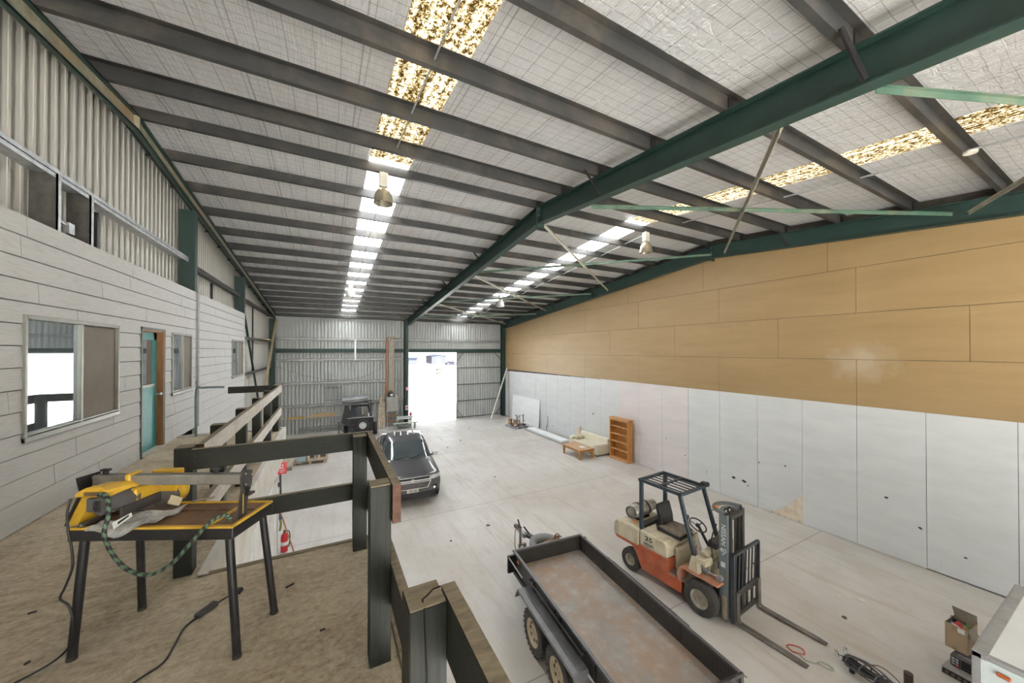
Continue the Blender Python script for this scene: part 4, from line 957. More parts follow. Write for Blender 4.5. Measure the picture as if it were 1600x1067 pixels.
for k, (rx, ry, w_, z) in enumerate(((.335, .34, .085, 1.99), (.235, .20, .06, 1.96))):
    out = [V((rx * cos(a), -.36 + ry * sin(a) ** .8 if sin(a) > 0 else -.36, z)) for a in [pi * i / 20 for i in range(21)]]
    inn = [V(((rx - w_) * cos(a), -.36 + (ry - w_) * max(0, sin(a)) ** .8, z)) for a in [pi * i / 20 for i in range(21)]]
    up = V((0, 0, .035)); b.loft([out, [p + up for p in out], [p + up for p in inn], inn], 0, closed_u=False, closed_v=True, caps=False)
b.build('mast_head', mastm, F)
b = MB(); b.box(-.32, .32, ym0, ym0 + .03, .95, 1.07); b.box(-.32, .32, ym0, ym0 + .03, .2, .34); b.box(-.23, .23, ym1 - .03, ym0 - .03, 1.90, 1.97); b.build('mast_crossmember', darkm, F)
b = MB(); b.tube(spline([(-.12, -.40, 1.9), (-.10, -.30, 2.02), (-.09, -.24, 1.9), (-.10, -.22, 1.2), (-.2, -.2, .9)]), .014); b.tube(spline([(.02, -.40, 1.9), (.03, -.30, 2.02), (.04, -.24, 1.9), (.0, -.22, 1.2), (-.1, -.2, .9)]), .014); b.tube(spline([(-.28, -.2, 1.75), (-.27, -.1, 1.4), (-.26, -.12, 1.0)]), .012); b.build('hydraulic_hose', M['blackplastic'], F, smooth=60)
b = MB(); b.cyl((-.20, -.16, 2.01), (-.20, -.16, 2.06), .028, n=12); b.build('amber_cap', bpy.data.materials['amber_lens'], F)
wpaint = plain('worn_white_stencil', (.50, .53, .53), .6, 0, var=.3, scale=40)
lettering('NISSAN', .115, frame((-.3285, -.345, 1.62), (0, 0, -1), (0, -1, 0)), wpaint, F, sx=1.0)
lettering('40', .12, frame((-.3285, -.34, 1.33), (0, -1, 0), (0, 0, 1)), wpaint, F)
lettering('P', .06, frame((-.3285, -.345, 1.26), (0, -1, 0), (0, 0, 1)), wpaint, F)
b = MB(); b.box(-.3295, -.3275, -.38, -.30, 1.03, 1.12); b.build('rating_plate', wpaint, F)
lettering('25', .13, frame((-hw - .002, 1.10, .925), (0, -1, 0), (0, 0, 1)), M['blackplastic'], F, sx=1.5)
lettering('NISSAN', .075, frame((-hw - .002, 1.10, .81), (0, -1, 0), (0, 0, 1)), plain('faded_black_letter', (.10, .11, .10), .6), F, sx=.95)
# carriage, backrest, forks
cx0, cx1 = -.28, .72
b = MB(); b.box(cx0 + .04, cx1 - .04, -.475, -.44, .44, .53); b.box(cx0 + .04, cx1 - .04, -.475, -.44, .08, .18)
for x in (-.12, .12, .30, .5): b.box(x - .03, x + .03, -.47, -.44, .1, .5)
b.build('carriage', darkm, F, bevel=.006)
b = MB()
for x in (cx0 + .02, cx1 - .02): b.bar((x, -.47, .06), (x, -.47, 1.27), .04, .07, (0, 1, 0))
b.bar((cx0, -.47, 1.27), (cx1, -.47, 1.27), .05, .05); b.bar((cx0 + .02, -.465, .56), (cx1 - .02, -.465, .56), .04, .04)
for i in range(7): x = cx0 + .13 + i * .124; b.bar((x, -.46, .54), (x, -.48, 1.26), .035, .016, (0, 1, 0))
b.build('load_backrest', plain('scuffed_black_steel', (.04, .046, .055), .42, .3, var=.3, scale=7, dirt=(.16, .13, .10), dirt_amt=.35), F)
b = MB(); b.box(-.36, -.29, -.40, -.33, .10, .52); b.build('guide_bracket', plain('rusty_beige_bracket', (.26, .2, .13), .6, 0, var=.3), F, bevel=.008)
forkm = plain('worn_fork_steel', (.17, .16, .145), .45, .5, var=.3, scale=5, dirt=(.12, .09, .06), dirt_amt=.4)
for x in (-.14, .665):
    b = MB(); b.prism([(-.475, .58), (-.52, .58), (-.525, .08), (-.56, .062), (-1.42, .038), (-1.53, .022), (-1.53, .012), (-.50, .012), (-.475, .04)], 'x', x - .055, x + .055); b.build('fork', forkm, F, bevel=.006)
rimc = plain('dusty_cream_rim', (.30, .27, .22), .6, .1, var=.25, scale=9)
for s in (-1, 1):
    wheel(F, (s * .445, 0, .315), .315, .20, rimc, 'wheel', side=s, rim_r=.17, studs=8)
    wheel(F, (s * .44, 1.61, .245), .245, .17, rimc, 'wheel', side=s, rim_r=.125, studs=6)
b = MB(); b.box(-.34, .34, -.1, .1, .22, .42); b.box(-.3, .3, 1.55, 1.68, .2, .34); b.build('axle', darkm, F)

# ------------------------------------------------------------------ car trailer
R = thing('box_trailer', 'long black tandem trailer with checker plate sides and rusty tray floor', 'trailer', (4.0, 4.42, 0), radians(-5.1))
def mat_checker(name, col, rough=.4, rust=None, k=42, metal=.5):
    n = N(name); x = n.xyz(); c = n.co()
    a = n.math('SINE', n.math('MULTIPLY', n.math('ADD', x[0], n.math('ADD', x[1], x[2])), k * 2)); bb = n.math('SINE', n.math('MULTIPLY', n.math('SUBTRACT', x[1], n.math('ADD', x[0], x[2])), k * 2))
    h = n.math('MULTIPLY', a, bb); hi = n.ramp(h, [(.25, 0.0), (.55, 1.0)])
    f = n.noise(c, 2.2, 6, .65, .4)
    kc = n.ramp(f, [(.3, tuple(v * .8 for v in col)), (.7, tuple(v * 1.2 for v in col))])
    if rust is not None:
        g = n.noise(n.co((1.4, .8, 1)), 1.6, 7, .72, .6); kc = n.mix(n.ramp(g, [(.36, 0.0), (.56, .55), (.75, .9)]), kc, rust)
        g2 = n.noise(c, 4.5, 6, .7); kc = n.mix(n.math('MULTIPLY', n.ramp(g2, [(.52, 0.0), (.7, 1.0)]), .6), kc, (.42, .40, .38))
    kc = n.mix(n.math('MULTIPLY', hi, .22), kc, (.34, .33, .33))
    return n.bsdf(kc, rough, metal, n.bump(hi, .5, .004))
chk = mat_checker('black_checker_plate', (.052, .05, .048), .42); tray = mat_checker('rusted_tray_floor', (.30, .29, .28), .55, (.34, .20, .105), metal=.15)
hx, y0, y1, zb, zt = .765, -1.78, 1.78, .64, .955
b = MB(); b.box(-hx, hx, y0, y1, zb - .03, zb); b.build('tray_floor', tray, R)
def side(x0, x1, name='side_panel'):
    b = MB(); b.box(x0, x1, y0, y1, zb - .12, zt); b.build(name, chk, R)
side(-hx - .006, -hx); side(hx, hx + .006)
b = MB()
for s in (-1, 1): x = s * (hx + .0); b.box(min(x, x + s * .05), max(x, x + s * .05), y0, y1, zt - .035, zt + .004)
b.box(-hx - .05, hx + .05, y1 - .012, y1 + .04, zt - .035, zt + .004); b.build('top_rail', mat_checker('worn_black_rail', (.12, .12, .125), .38), R, bevel=.004)
b = MB(); b.box(-hx, hx, y1 - .006, y1, zb, zt); b.build('front_panel', plain('black_front_panel', (.04, .038, .034), .5, .2, dirt=(.09, .07, .05), dirt_amt=.4), R)
b = MB(); b.box(-hx, hx, y0, y0 + .006, zb, zt); b.box(-hx, hx, y0 - .03, y0 + .01, zt - .04, zt); b.box(-hx - .05, -hx, y0 - .03, y0 + .03, zb - .15, zt); b.box(hx, hx + .05, y0 - .03, y0 + .03, zb - .15, zt); b.build('tailgate', chk, R)
b = MB()
for s in (-1, 1):
    for y in (y0 + .05, -.9, .0, .9, y1 - .04): b.box(min(s * hx, s * (hx + .045)), max(s * hx, s * (hx + .045)), y - .02, y + .02, zb - .14, zt - .03)
    b.box(s * .45 - .04, s * .45 + .04, y0, y1, zb - .13, zb - .03); x = s * hx; b.box(min(x, x + s * .05), max(x, x + s * .05), y0, y1, zb - .14, zb - .07)
    x = s * (hx + .17); b.box(min(s * hx, x), max(s * hx, x), y1 - .02, y1 + .03, zb - .1, zt - .08)
for y in (-1.5, -.8, 0, .8, 1.5): b.box(-hx, hx, y - .03, y + .03, zb - .1, zb - .03)
b.build('chassis', M['black'], R)
for s in (-1, 1):
    b = MB(); x = s * (hx + .11); z = zt - .06
    b.tube([(x, .95, z - .03), (x, .95, z), (x, -.72, z), (x, -.72, z - .04)], .014, n=8)
    for y in (.95, .12, -.72): b.box(min(s * (hx + .03), x + s * .01), max(s * (hx + .03), x + s * .01), y - .02, y + .02, z - .035, z - .005)
    b.build('tie_rail', M['black'], R, smooth=50)
    b = MB(); x = s * (hx + .155)
    b.tube([(x, y1 - .02, zt - .1), (x, 1.1, zt - .12)], .014, n=8); b.build('tie_bar', M['steel'], R, smooth=50); b = MB(); b.tube([(x, -.95, zt - .14), (x, y0, zt - .12)], .014, n=8); b.build('tie_bar', M['steel'], R, smooth=50)
    b = MB(); xa, xb = (-hx - .30, -hx - .055) if s < 0 else (hx + .055, hx + .30)
    pf = [(1.12, .52), (1.0, .735), (-.80, .735), (-.92, .50), (-.925, .50), (-.80, .745), (1.0, .745), (1.125, .525)]
    b.prism(pf, 'x', xa, xb); xx = xa if s < 0 else xb; b.box(xx - .004, xx + .004, -.80, 1.0, .70, .745); b.build('mudguard', mat_checker('worn_mudguard_plate', (.15, .15, .155), .4), R)
    for y in (.47, -.33): wheel(R, (s * (hx + .175), y, .345), .345, .20, plain('cream_steel_rim', (.46, .38, .27), .5, .1, var=.15), 'wheel', tread=26, side=s, rim_r=.205, studs=6, slots=8)
    b = MB(); b.box(s * (hx + .05) - .004, s * (hx + .05) + .004, 1.5, 1.58, .84, .88); b.build('side_reflector', bpy.data.materials['amber_lens'], R)
    b = MB(); b.bar((s * hx, .07, .50), (s * (hx + .05), .07, .5), .06, 1.1, (0, 1, 0)); b.build('leaf_spring', M['black'], R)
b = MB()
for y in (.47, -.33): b.cyl((-.9, y, .345), (.9, y, .345), .03, n=12)
b.build('axle', M['black'], R)
b = MB()
for s in (-1, 1): b.bar((s * .62, y1 - .1, .52), (s * .05, y1 + 1.35, .50), .06, .10)
b.bar((0, y1 + 1.2, .5), (0, y1 + 1.62, .5), .07, .09); b.build('drawbar', plain('galvanised_drawbar', (.36, .37, .39), .4, .5, var=.25, scale=8), R)
b = MB(); b.cyl((0, y1 + 1.58, .5), (0, y1 + 1.76, .5), .045, .055, n=14); b.box(-.03, .03, y1 + 1.45, y1 + 1.62, .55, .60); b.bar((0, y1 + 1.5, .6), (0, y1 + 1.62, .72), .03, .03); b.build('coupling', plain('rusty_coupling', (.12, .09, .07), .5, .4, var=.4, scale=12), R, smooth=40)
b = MB(); b.bar((.02, y1 + 1.1, .56), (.12, y1 + .85, .58), .09, .06); b.cyl((.1, y1 + 1.12, .55), (.02, y1 + 1.3, .68), .02, n=8); b.build('brake_lever', M['black'], R)
b = MB(); b.cyl((-.30, y1 + .8, .12), (-.30, y1 + .8, .92), .028, n=12); b.bar((-.30, y1 + .8, .92), (-.42, y1 + .8, .95), .02, .02); b.cyl((-.33, y1 + .8, .08), (-.27, y1 + .8, .08), .08, n=18); b.box(-.34, -.16, y1 + .77, y1 + .83, .5, .58); b.build('jockey_stand', plain('galv_red_jockey', (.25, .22, .21), .5, .4, dirt=(.25, .07, .04), dirt_amt=.6), R, smooth=40)
b = MB(); b.tube(spline([(-.02, y1 + 1.5, .55), (-.18, y1 + 1.35, .62), (-.38, y1 + .9, .45), (-.45, y1 + .4, .5), (-.5, y1 + .05, .52)]), .009, n=6); b.build('wiring_loom', M['blackplastic'], R)
b = MB(); b.lathe([(.33, -.07), (.345, -.09), (.30, -.10), (.24, -.09), (.2, -.05), (.2, .05), (.24, .09), (.30, .10), (.345, .09), (.345, -.07)], n=32, closed=False)
o = b.build('spare_wheel', plain('dusty_grey_tyre', (.20, .215, .23), .8, var=.2), R, smooth=45, loc=(.14, y1 + .44, .64))
b = MB(); b.lathe([(.2, -.05), (.14, -.02), (.1, .0), (0, .0)], n=24); b.build('rim', bpy.data.materials['cream_steel_rim'], o, smooth=40)
b = MB(); b.cyl((-.02, y1 + .20, .80), (.22, y1 + .26, .80), .06, n=16); b.cyl((.22, y1 + .26, .80), (.32, y1 + .28, .80), .035, n=12); b.box(.30, .42, y1 + .2, y1 + .34, .7, .84); b.tube([(.36 + .06 * cos(a), y1 + .28, .88 + .05 * sin(a)) for a in [i * pi / 5 for i in range(10)]], .012, closed=True); b.bar((.3, y1 + .28, .9), (.47, y1 + .26, .86), .02, .02)
b.build('winch', plain('rusted_winch', (.24, .125, .055), .7, .2, var=.4, scale=14), R, smooth=40)
b = MB(); rr = random.Random(5)
for i in range(26):
    x = rr.uniform(-.7, .3); y = y1 - .06 - abs(rr.gauss(0, .09)); a = rr.uniform(0, pi); L = rr.uniform(.02, .05)
    b.bar((x - L * cos(a), y - L * sin(a) * .5, zb + .004), (x + L * cos(a), y + L * sin(a) * .5, zb + .008), .006, .006)
stuff(b.build('straw_litter', plain('straw_litter', (.42, .29, .13), .8), R))

# ------------------------------------------------------------------ grey ute
C = thing('ute', 'dark grey dual cab ute with chrome grille parked facing the camera', 'car', (2.44, 11.42, 0), radians(-5))
paint = plain('dark_grey_metallic_paint', (.105, .106, .112), .28, .5, .6, .7, var=.06, scale=2)
glass = plain('dark_car_glass', (.045, .062, .068), .05, 0, 1.0, .6, var=.1)
def hwf(y): return .25 if y <= 0 else min(.92, .92 * (y / .2) ** (1 / 3.5)) if y < .2 else .925
def yfront(x): return .2 * (abs(x) / .92) ** 3.5
st = [(0, .44, .84, .925), (.006, .42, .86, .945), (.025, .38, .88, .965), (.07, .35, .91, .99), (.13, .33, .94, 1.01), (.2, .32, .97, 1.025), (.4, .31, 1.02, 1.06), (.9, .31, 1.06, 1.12), (1.32, .31, 1.09, 1.17), (1.7, .31, 1.11, 1.15), (3.5, .34, 1.13, 1.15), (5.1, .42, 1.13, 1.15), (5.28, .46, 1.1, 1.13), (5.33, .52, 1.05, 1.08)]
rings = []
for y, zb_, zs, zt_ in st:
    h = hwf(y); h = h if y < 5.2 else h - .06 * (y - 5.2) / .13
    half = [(.0, zb_), (.75, zb_), (.96, zb_ + .1), (1.0, zb_ + .28), (.995, zs - .14), (.97, zs - .03), (.92, zs), (.80, zt_ - .018), (.66, zt_ + .002), (.4, zt_ - .004), (0, zt_ + .008)]
    ring = [V((p[0] * h, y, p[1])) for p in half] + [V((-p[0] * h, y, p[1])) for p in reversed(half[1:-1])]
    rings.append(ring)
b = MB(); b.loft(rings); b.build('body', paint, C, smooth=32)
def cab(z):
    L = [(1.08, 1.24, 3.66, .885), (1.15, 1.30, 3.62, .87), (1.45, 1.74, 3.50, .78), (1.64, 2.04, 3.36, .70), (1.72, 2.22, 3.26, .655), (1.762, 2.45, 3.1, .56), (1.775, 2.7, 2.95, .35)]
    for a, c in zip(L, L[1:]):
        if a[0] <= z <= c[0]:
            t = (z - a[0]) / (c[0] - a[0]); return [a[i] + (c[i] - a[i]) * t for i in (1, 2, 3)]
    return list(L[-1][1:])
PW = 5.0
b = MB(); rings = []
for z in (1.08, 1.15, 1.3, 1.45, 1.55, 1.64, 1.69, 1.72, 1.745, 1.762, 1.775):
    yf, yr, h = cab(z); yc, a = (yf + yr) / 2, (yr - yf) / 2; ring = []
    for i in range(48):
        t = 2 * pi * i / 48; c, s = cos(t), sin(t); q = (abs(c) ** PW + abs(s) ** PW) ** (-1 / PW)
        ring.append(V((h * c * q, yc + a * s * q, z)))
    rings.append(ring)
b.loft(rings); b.build('cab', paint, C, smooth=40)
def cab_front(z, fx, off=.008):
    yf, yr, h = cab(z); yc, a = (yf + yr) / 2, (yr - yf) / 2; x = fx * h
    return V((x, yc - a * (1 - abs(fx) ** PW) ** (1 / PW) - off, z + off * .6))
def cab_side(z, y, s, off=.008):
    yf, yr, h = cab(z); yc, a = (yf + yr) / 2, (yr - yf) / 2; f = min(.98, abs((y - yc) / a))
    return V((s * (h * (1 - f ** PW) ** (1 / PW) + off), y, z))
b = MB(); b.loft([[cab_front(z, fx) for fx in [-.9 + 1.8 * i / 16 for i in range(17)]] for z in (1.165, 1.3, 1.45, 1.55, 1.635)], closed_u=False, caps=False); b.build('windscreen', glass, C, smooth=60)
b = MB(); b.loft([[cab_front(1.17 - .03 * k, fx, .012) for fx in [-.92 + 1.84 * i / 12 for i in range(13)]] for k in (0, 1)], closed_u=False, caps=False); b.build('cowl_panel', M['blackplastic'], C)
b = MB()
for x0, x1 in ((-.55, .05), (.05, .62)): b.tube([cab_front(1.17, x0, .02), cab_front(1.20, (x0 + x1) / 2, .022), cab_front(1.22 + .04 * (x1 > .5), x1, .02)], .012, n=6)
b.build('wiper', M['black'], C)
b = MB(); b.add([cab_front(1.60, fx, .01) for fx in (-.06, .06)] + [cab_front(1.635, fx, .01) for fx in (.06, -.06)], [(0, 1, 2, 3)]); b.build('mirror_housing', M['black'], C)
for s in (-1, 1):
    for ya, yb_, sh in ((1.62, 2.55, .42), (2.66, 3.34, 0.0)):
        b = MB(); rows = []
        for z in (1.16, 1.3, 1.45, 1.55, 1.62):
            t = (z - 1.16) / .46; y0_ = ya + sh * t; rows.append([cab_side(z, y0_ + (yb_ - .02 * t - y0_) * i / 5, s) for i in range(6)])
        b.loft(rows, closed_u=False, caps=False); b.build('side_window', glass, C, smooth=60)
    b = MB(); b.box(min(s * .80, s * .93), max(s * .80, s * .93), 1.58, 1.66, 1.13, 1.17); b.build('mirror_arm', M['black'], C)
    b = MB(); b.box(min(s * .90, s * 1.11), max(s * .90, s * 1.11), 1.53, 1.64, 1.11, 1.27); b.build('mirror', [M['chrome']], C, bevel=.03, seg=2)
    b = MB(); b.cyl((s * .98, 1.5, .36), (s * .98, 3.4, .36), .045, n=12); b.build('side_step', M['chrome'], C, smooth=40)
    for y in (.92, 4.02):
        b = MB(); b.lathe([(.0, s * .924), (.43, s * .924), (.43, s * .932), (0, s * .932)], c=(0, y, .40), axis='x', n=36); b.build('wheel_arch', M['black'], C)
        b = MB(); b.lathe([(.41, s * .92), (.47, s * .92), (.46, s * .955), (.42, s * .955)], c=(0, y, .40), axis='x', n=36, closed=True); b.build('arch_flare', paint, C, smooth=40)
        wheel(C, (s * .825, y, .385), .385, .26, plain('grey_alloy', (.3, .3, .3), .35, .7), 'wheel', tread=0, side=s, rim_r=.24, studs=6, slots=6)
    # headlamp and fog lamp
    b = MB(); g = []
    for z0_, t in ((.80, 0), (.86, .5), (.925, 1)):
        g.append([V((s * x, yfront(x) - .03 + .02 * t, z0_ + .06 * (x - .5))) for x in (.52 + .03 * t, .62, .72, .80, .86, .905)])
    b.loft(g, closed_u=False, caps=False); b.build('headlamp', plain('headlamp_lens', (.80, .82, .85), .22, .5, .8), C, smooth=60)
    b = MB(); b.cyl((s * .70, yfront(.70) - .03, .52), (s * .70, yfront(.7) + .02, .52), .045, n=16); b.build('fog_lamp', M['chrome'], C)
    b = MB(); b.box(min(s * .58, s * .80), max(s * .58, s * .80), yfront(.7) - .022, yfront(.7) + .05, .45, .60); b.build('fog_recess', M['black'], C, bevel=.01)
def fstrip(z0, z1, xm, off, name, mat, xm1=None, th=.03):
    b = MB(); xm1 = xm1 or xm; n = 18; lo, hi, lo2, hi2 = [], [], [], []
    for i in range(n + 1):
        f = -1 + 2 * i / n
        for L_, z, xx in ((lo, z0, xm * f), (hi, z1, xm1 * f)):
            L_.append(V((xx, yfront(xx) - off, z)))
    bk = V((0, th, 0)); b.loft([lo, hi, [p + bk for p in hi], [p + bk for p in lo]], closed_u=False, closed_v=True, caps=False); b.build(name, mat, C, smooth=40)
fstrip(.855, .925, .56, .012, 'grille', M['black']); fstrip(.815, .853, .60, .03, 'grille_bar', M['chrome'])
fstrip(.922, .936, .58, .018, 'bonnet_trim', M['chrome'], .56)
fstrip(.565, .585, .46, .03, 'grille_surround', M['chrome'], .47); fstrip(.765, .79, .58, .03, 'grille_surround', M['chrome'], .58)
fstrip(.585, .765, .47, .014, 'mesh_grille', M['black'], .56)
for k in range(4): fstrip(.61 + .038 * k, .622 + .038 * k, .47 + .015 * k, .02, 'grille_slat', M['steel'])
for s in (-1, 1):
    b = MB(); b.bar((s * .47, yfront(.47) - .02, .57), (s * .585, yfront(.585) - .02, .79), .03, .03, (0, 1, 0)); b.build('grille_surround', M['chrome'], C)
b = MB(); b.lathe([(.048, -.045), (.058, -.045), (.058, -.03), (.048, -.03)], c=(0, 0, .845), axis='y', n=24, closed=True); b.sphere((.005, -.036, .85), .03, sc=(1, .4, 1)); b.bar((-.03, -.038, .82), (.03, -.038, .83), .012, .02); b.build('emblem', M['chrome'], C, smooth=40)
fstrip(.30, .45, .70, .03, 'bumper_skirt', M['blackplastic'], .78); fstrip(.45, .55, .80, .02, 'bumper', paint, .82, .05)
b = MB(); b.box(-.185, .185, -.045, -.034, .465, .56); o = b.build('number_plate', M['whiteplastic'], C)
lettering('1ZF 1ER', .075, frame((0, -.046, .512), (1, 0, 0), (0, 0, 1)), M['blackplastic'], o, sx=.95)
b = MB()
for x in (-.36, -.13, .13, .36): b.loft([[V((x - .03, y, cz)) for y, cz in ((2.45, 1.752), (2.6, 1.782), (3.0, 1.782), (3.15, 1.74))], [V((x, y, cz + .012)) for y, cz in ((2.45, 1.752), (2.6, 1.782), (3.0, 1.782), (3.15, 1.74))], [V((x + .03, y, cz)) for y, cz in ((2.45, 1.752), (2.6, 1.782), (3.0, 1.782), (3.15, 1.74))]], closed_u=False, caps=False)
b.build('roof_rib', paint, C)
b = MB(); b.box(-.80, .80, 3.72, 5.2, 1.15, 1.18); b.build('tonneau', M['blackplastic'], C, bevel=.01)
b = MB(); b.tube(spline([(-.84, 4.05, 1.16), (-.80, 3.86, 1.42), (-.68, 3.8, 1.54), (.68, 3.8, 1.54), (.80, 3.86, 1.42), (.84, 4.05, 1.16)], 5), .036, n=10); b.build('sports_bar', M['chrome'], C, smooth=50)

# ------------------------------------------------------------------ camper trailer by the end wall
K = thing('camper_trailer', 'black off-road camper trailer with spare wheel and grey roof tent by the end wall', 'trailer', (1.70, 21.5, 0), radians(-4))
kb = plain('camper_black', (.017, .018, .024), .4, 0, var=.15)
b = MB(); b.box(-.66, .66, 0, 2.0, .42, 1.20); b.build('body', kb, K, bevel=.02)
b = MB()
for z in (.62, .86): b.box(-.66, .66, -.012, 0, z, z + .018)
b.box(-.66, -.3, -.012, 0, .45, .6); b.build('body_rib', plain('dark_rib', (.035, .035, .045), .4), K)
b = MB(); b.box(-.69, .69, -.03, 2.02, 1.20, 1.235); b.build('lid_edge', plain('grey_lid_edge', (.42, .42, .40), .5), K)
b = MB(); p = [V((-.60, .12, 1.235)), V((.56, .12, 1.235)), V((-.60, 1.9, 1.235)), V((.56, 1.9, 1.235)), V((-.50, .32, 1.86)), V((.46, .32, 1.86)), V((-.50, 1.8, 1.86)), V((.46, 1.8, 1.86))]; b.hexa(p); b.build('canopy', kb, K)
b = MB(); b.hexa([V((-.48, .135, 1.31)), V((.44, .135, 1.31)), V((-.48, .15, 1.31)), V((.44, .15, 1.31)), V((-.42, .285, 1.78)), V((.38, .285, 1.78)), V((-.42, .30, 1.78)), V((.38, .30, 1.78))]); b.build('rear_window', glass, K)
b = MB(); b.box(-.03, .03, .15, .24, 1.3, 1.8)
b.build('window_divider', kb, K)
b = MB(); b.bar((.42, .1, 1.24), (.40, .13, 1.44), .05, .05); b.build('white_bottle', M['white'], K)
wheel(K, (.10, -.10, .80), .34, .20, M['white'], 'spare_wheel', side=-1, rim_r=.185, studs=5, slots=8, axis='y')
for s in (-1, 1):
    b = MB(); b.box(s * .45 - .05, s * .45 + .05, -.02, 0, .80, .88); b.build('tail_lamp', plain('dark_red_lens', (.10, .02, .03), .3), K)
    wheel(K, (s * .80, 1.05, .36), .36, .22, M['white'], 'wheel', side=s, rim_r=.19, studs=5, slots=8)
b = MB()
for x in (-.82, .58):
    for y in (.15, 1.75): b.bar((x, y, 1.0 if x < 0 else 1.24), (x, y, 1.93), .045, .045)
    b.bar((x, .1, 1.93), (x, 1.85, 1.93), .045, .045)
for y in (.12, 1.8): b.bar((-.86, y, 1.93), (.66, y, 1.93), .045, .045)
b.bar((.30, .1, 2.08), (.66, .1, 1.93), .05, .02); b.build('roof_rack', plain('dark_rack', (.05, .05, .055), .45, .3), K)
b = MB(); nr = []
for i in range(13):
    f = i / 12; x = -.95 + 1.34 * f; k = 1 - .12 * abs(f - .5) * 2; sag = .02 * sin(f * 17)
    nr.append([V((x, .55 + .50 * k * cos(t), 2.12 + .10 * f + sag * .5 + .25 * k * sin(t) * (1.0 + .1 * sin(3 * t)))) for t in [2 * pi * j / 18 for j in range(18)]])
b.loft(nr); b.build('roof_tent', plain('grey_tent_cover', (.20, .21, .215), .5, 0, var=.2, scale=3, bump=.2), K, smooth=50)
b = MB(); b.box(-.93, .38, .2, .9, 1.955, 1.99); b.tube([(-.95, .06, 2.22), (.38, .10, 2.32)], .03, n=8); b.build('tent_base', plain('pale_tent_base', (.45, .46, .46), .5), K)
b = MB(); b.add([V((-.84, .05, 1.85)), V((-.62, .05, 1.90)), V((-.45, .0, 1.2)), V((-.62, -.05, .75)), V((-1.0, -.05, 1.0)), V((-.84, .09, 1.85)), V((-.62, .09, 1.90)), V((-.45, .05, 1.2)), V((-.62, 0, .75)), V((-1.0, 0, 1.0))], [(0, 1, 2, 3, 4), (9, 8, 7, 6, 5), (0, 5, 6, 1), (1, 6, 7, 2), (2, 7, 8, 3), (3, 8, 9, 4), (4, 9, 5, 0)]); b.build('side_flap', plain('dark_grey_canvas', (.045, .045, .045), .8), K)
b = MB()
for p, q in (((-1.12, -.02, .42), (-1.12, -.02, .92)), ((-1.12, -.02, .92), (-.7, -.02, .84)), ((-1.12, -.02, .42), (-.75, -.02, .36)), ((-1.12, -.02, .88), (-.85, -.02, .42)), ((-1.12, .7, .42), (-1.12, .7, .92)), ((-1.12, -.02, .92), (-1.12, .7, .92)), ((-1.12, -.02, .42), (-1.12, .7, .42))): b.bar(p, q, .05, .05)
b.build('side_frame', plain('grey_side_frame', (.11, .11, .10), .5), K)
b = MB(); b.bar((0, 2.0, .5), (0, 2.5, .48), .08, .1); b.box(-.5, .5, .1, 1.9, .36, .42); b.build('drawbar', M['black'], K)

# ------------------------------------------------------------------ the clutter by the doorway
woodp = plain('pale_split_timber', (.60, .50, .36), .75, 0, var=.3, scale=6)
for k, (xb, xt, zt_, yb_, w_) in enumerate(((2.98, 3.20, 2.0, 23.9, .09), (3.10, 3.30, 1.85, 23.9, .08), (3.21, 3.38, 1.75, 23.9, .07), (3.02, 3.41, 2.72, 24.2, .05), (3.31, 3.41, 1.3, 23.9, .05), (2.89, 3.11, 1.9, 23.9, .05))):
    b = MB(); b.bar((xb, yb_ - .1, .03), (xt, 24.47, zt_), w_, .04, (0, 1, 0))
    tag(b.build('leaning_plank', woodp), ('rough pale plank leaning left of the grey cabinet, widest at the front', 'rough plank leaning second in the row beside the grey cabinet', 'rough plank leaning third in the row beside the grey cabinet', 'tallest thin timber leaning on the end wall beside the grey cabinet', 'shortest plank leaning closest to the grey cabinet', 'narrow batten leaning at the left of the plank row')[k], 'plank', 'planks leaning by the grey cabinet')
t = thing('steel_cabinet', 'grey steel cabinet on open legs against the end wall', 'cabinet', (3.81, 24.0, 0))
gcab = plain('grey_cabinet_steel', (.40, .40, .37), .5, 0, var=.15, scale=4)
b = MB(); b.box(-.36, .36, 0, .38, 1.0, 1.96); b.build('body', gcab, t, bevel=.01)
b = MB(); b.box(-.34, .34, -.015, 0, 1.02, 1.94); o = b.build('door', gcab, t); b = MB(); b.box(-.29, -.22, -.035, -.015, 1.50, 1.56); b.build('handle', plain('dull_brass', (.3, .22, .1), .5, .3), o)
for x in (-.31, .31):
    for y in (.03, .35):
        b = MB(); b.box(x - .03, x + .03, y - .03, y + .03, 0, 1.0); b.build('leg', plain('pale_grey_leg', (.42, .44, .45), .5), t)
b = MB()
for z in (.36, .68): b.box(-.36, .36, .0, .06, z, z + .07)
b.build('shelf_bar', plain('orange_bar', (.42, .19, .07), .6), t)
t = thing('tool_bag', 'black tool bag with pale label sitting on the grey steel cabinet', 'bag', (3.72, 24.12, 1.96))
b = MB(); b.prism([(-.2, 0), (.2, 0), (.17, .24), (.08, .30), (-.08, .30), (-.18, .24)], 'y', -.1, .16); b.build('body', M['blackplastic'], t, bevel=.02)
b = MB(); b.box(-.04, .12, -.108, -.10, .06, .19); b.build('label_patch', M['panel_bright'], t)
b = MB(); b.tube([(-.1, .03, .28), (-.08, .03, .38), (.08, .03, .38), (.1, .03, .28)], .014); b.build('handle', M['blackplastic'], t)
b = MB(); b.box(4.0, 4.12, 24.05, 24.14, 1.96, 2.05); tag(b.build('small_carton', M['whiteplastic']), 'small white carton on the grey steel cabinet beside the black bag', 'carton')
b = MB(); b.box(3.46, 3.57, 24.28, 24.37, 2.0, 5.83); tag(b.build('conduit_cover', plain('terracotta_duct', (.40, .17, .09), .6)), 'terracotta coloured upright duct on the end wall', 'duct')
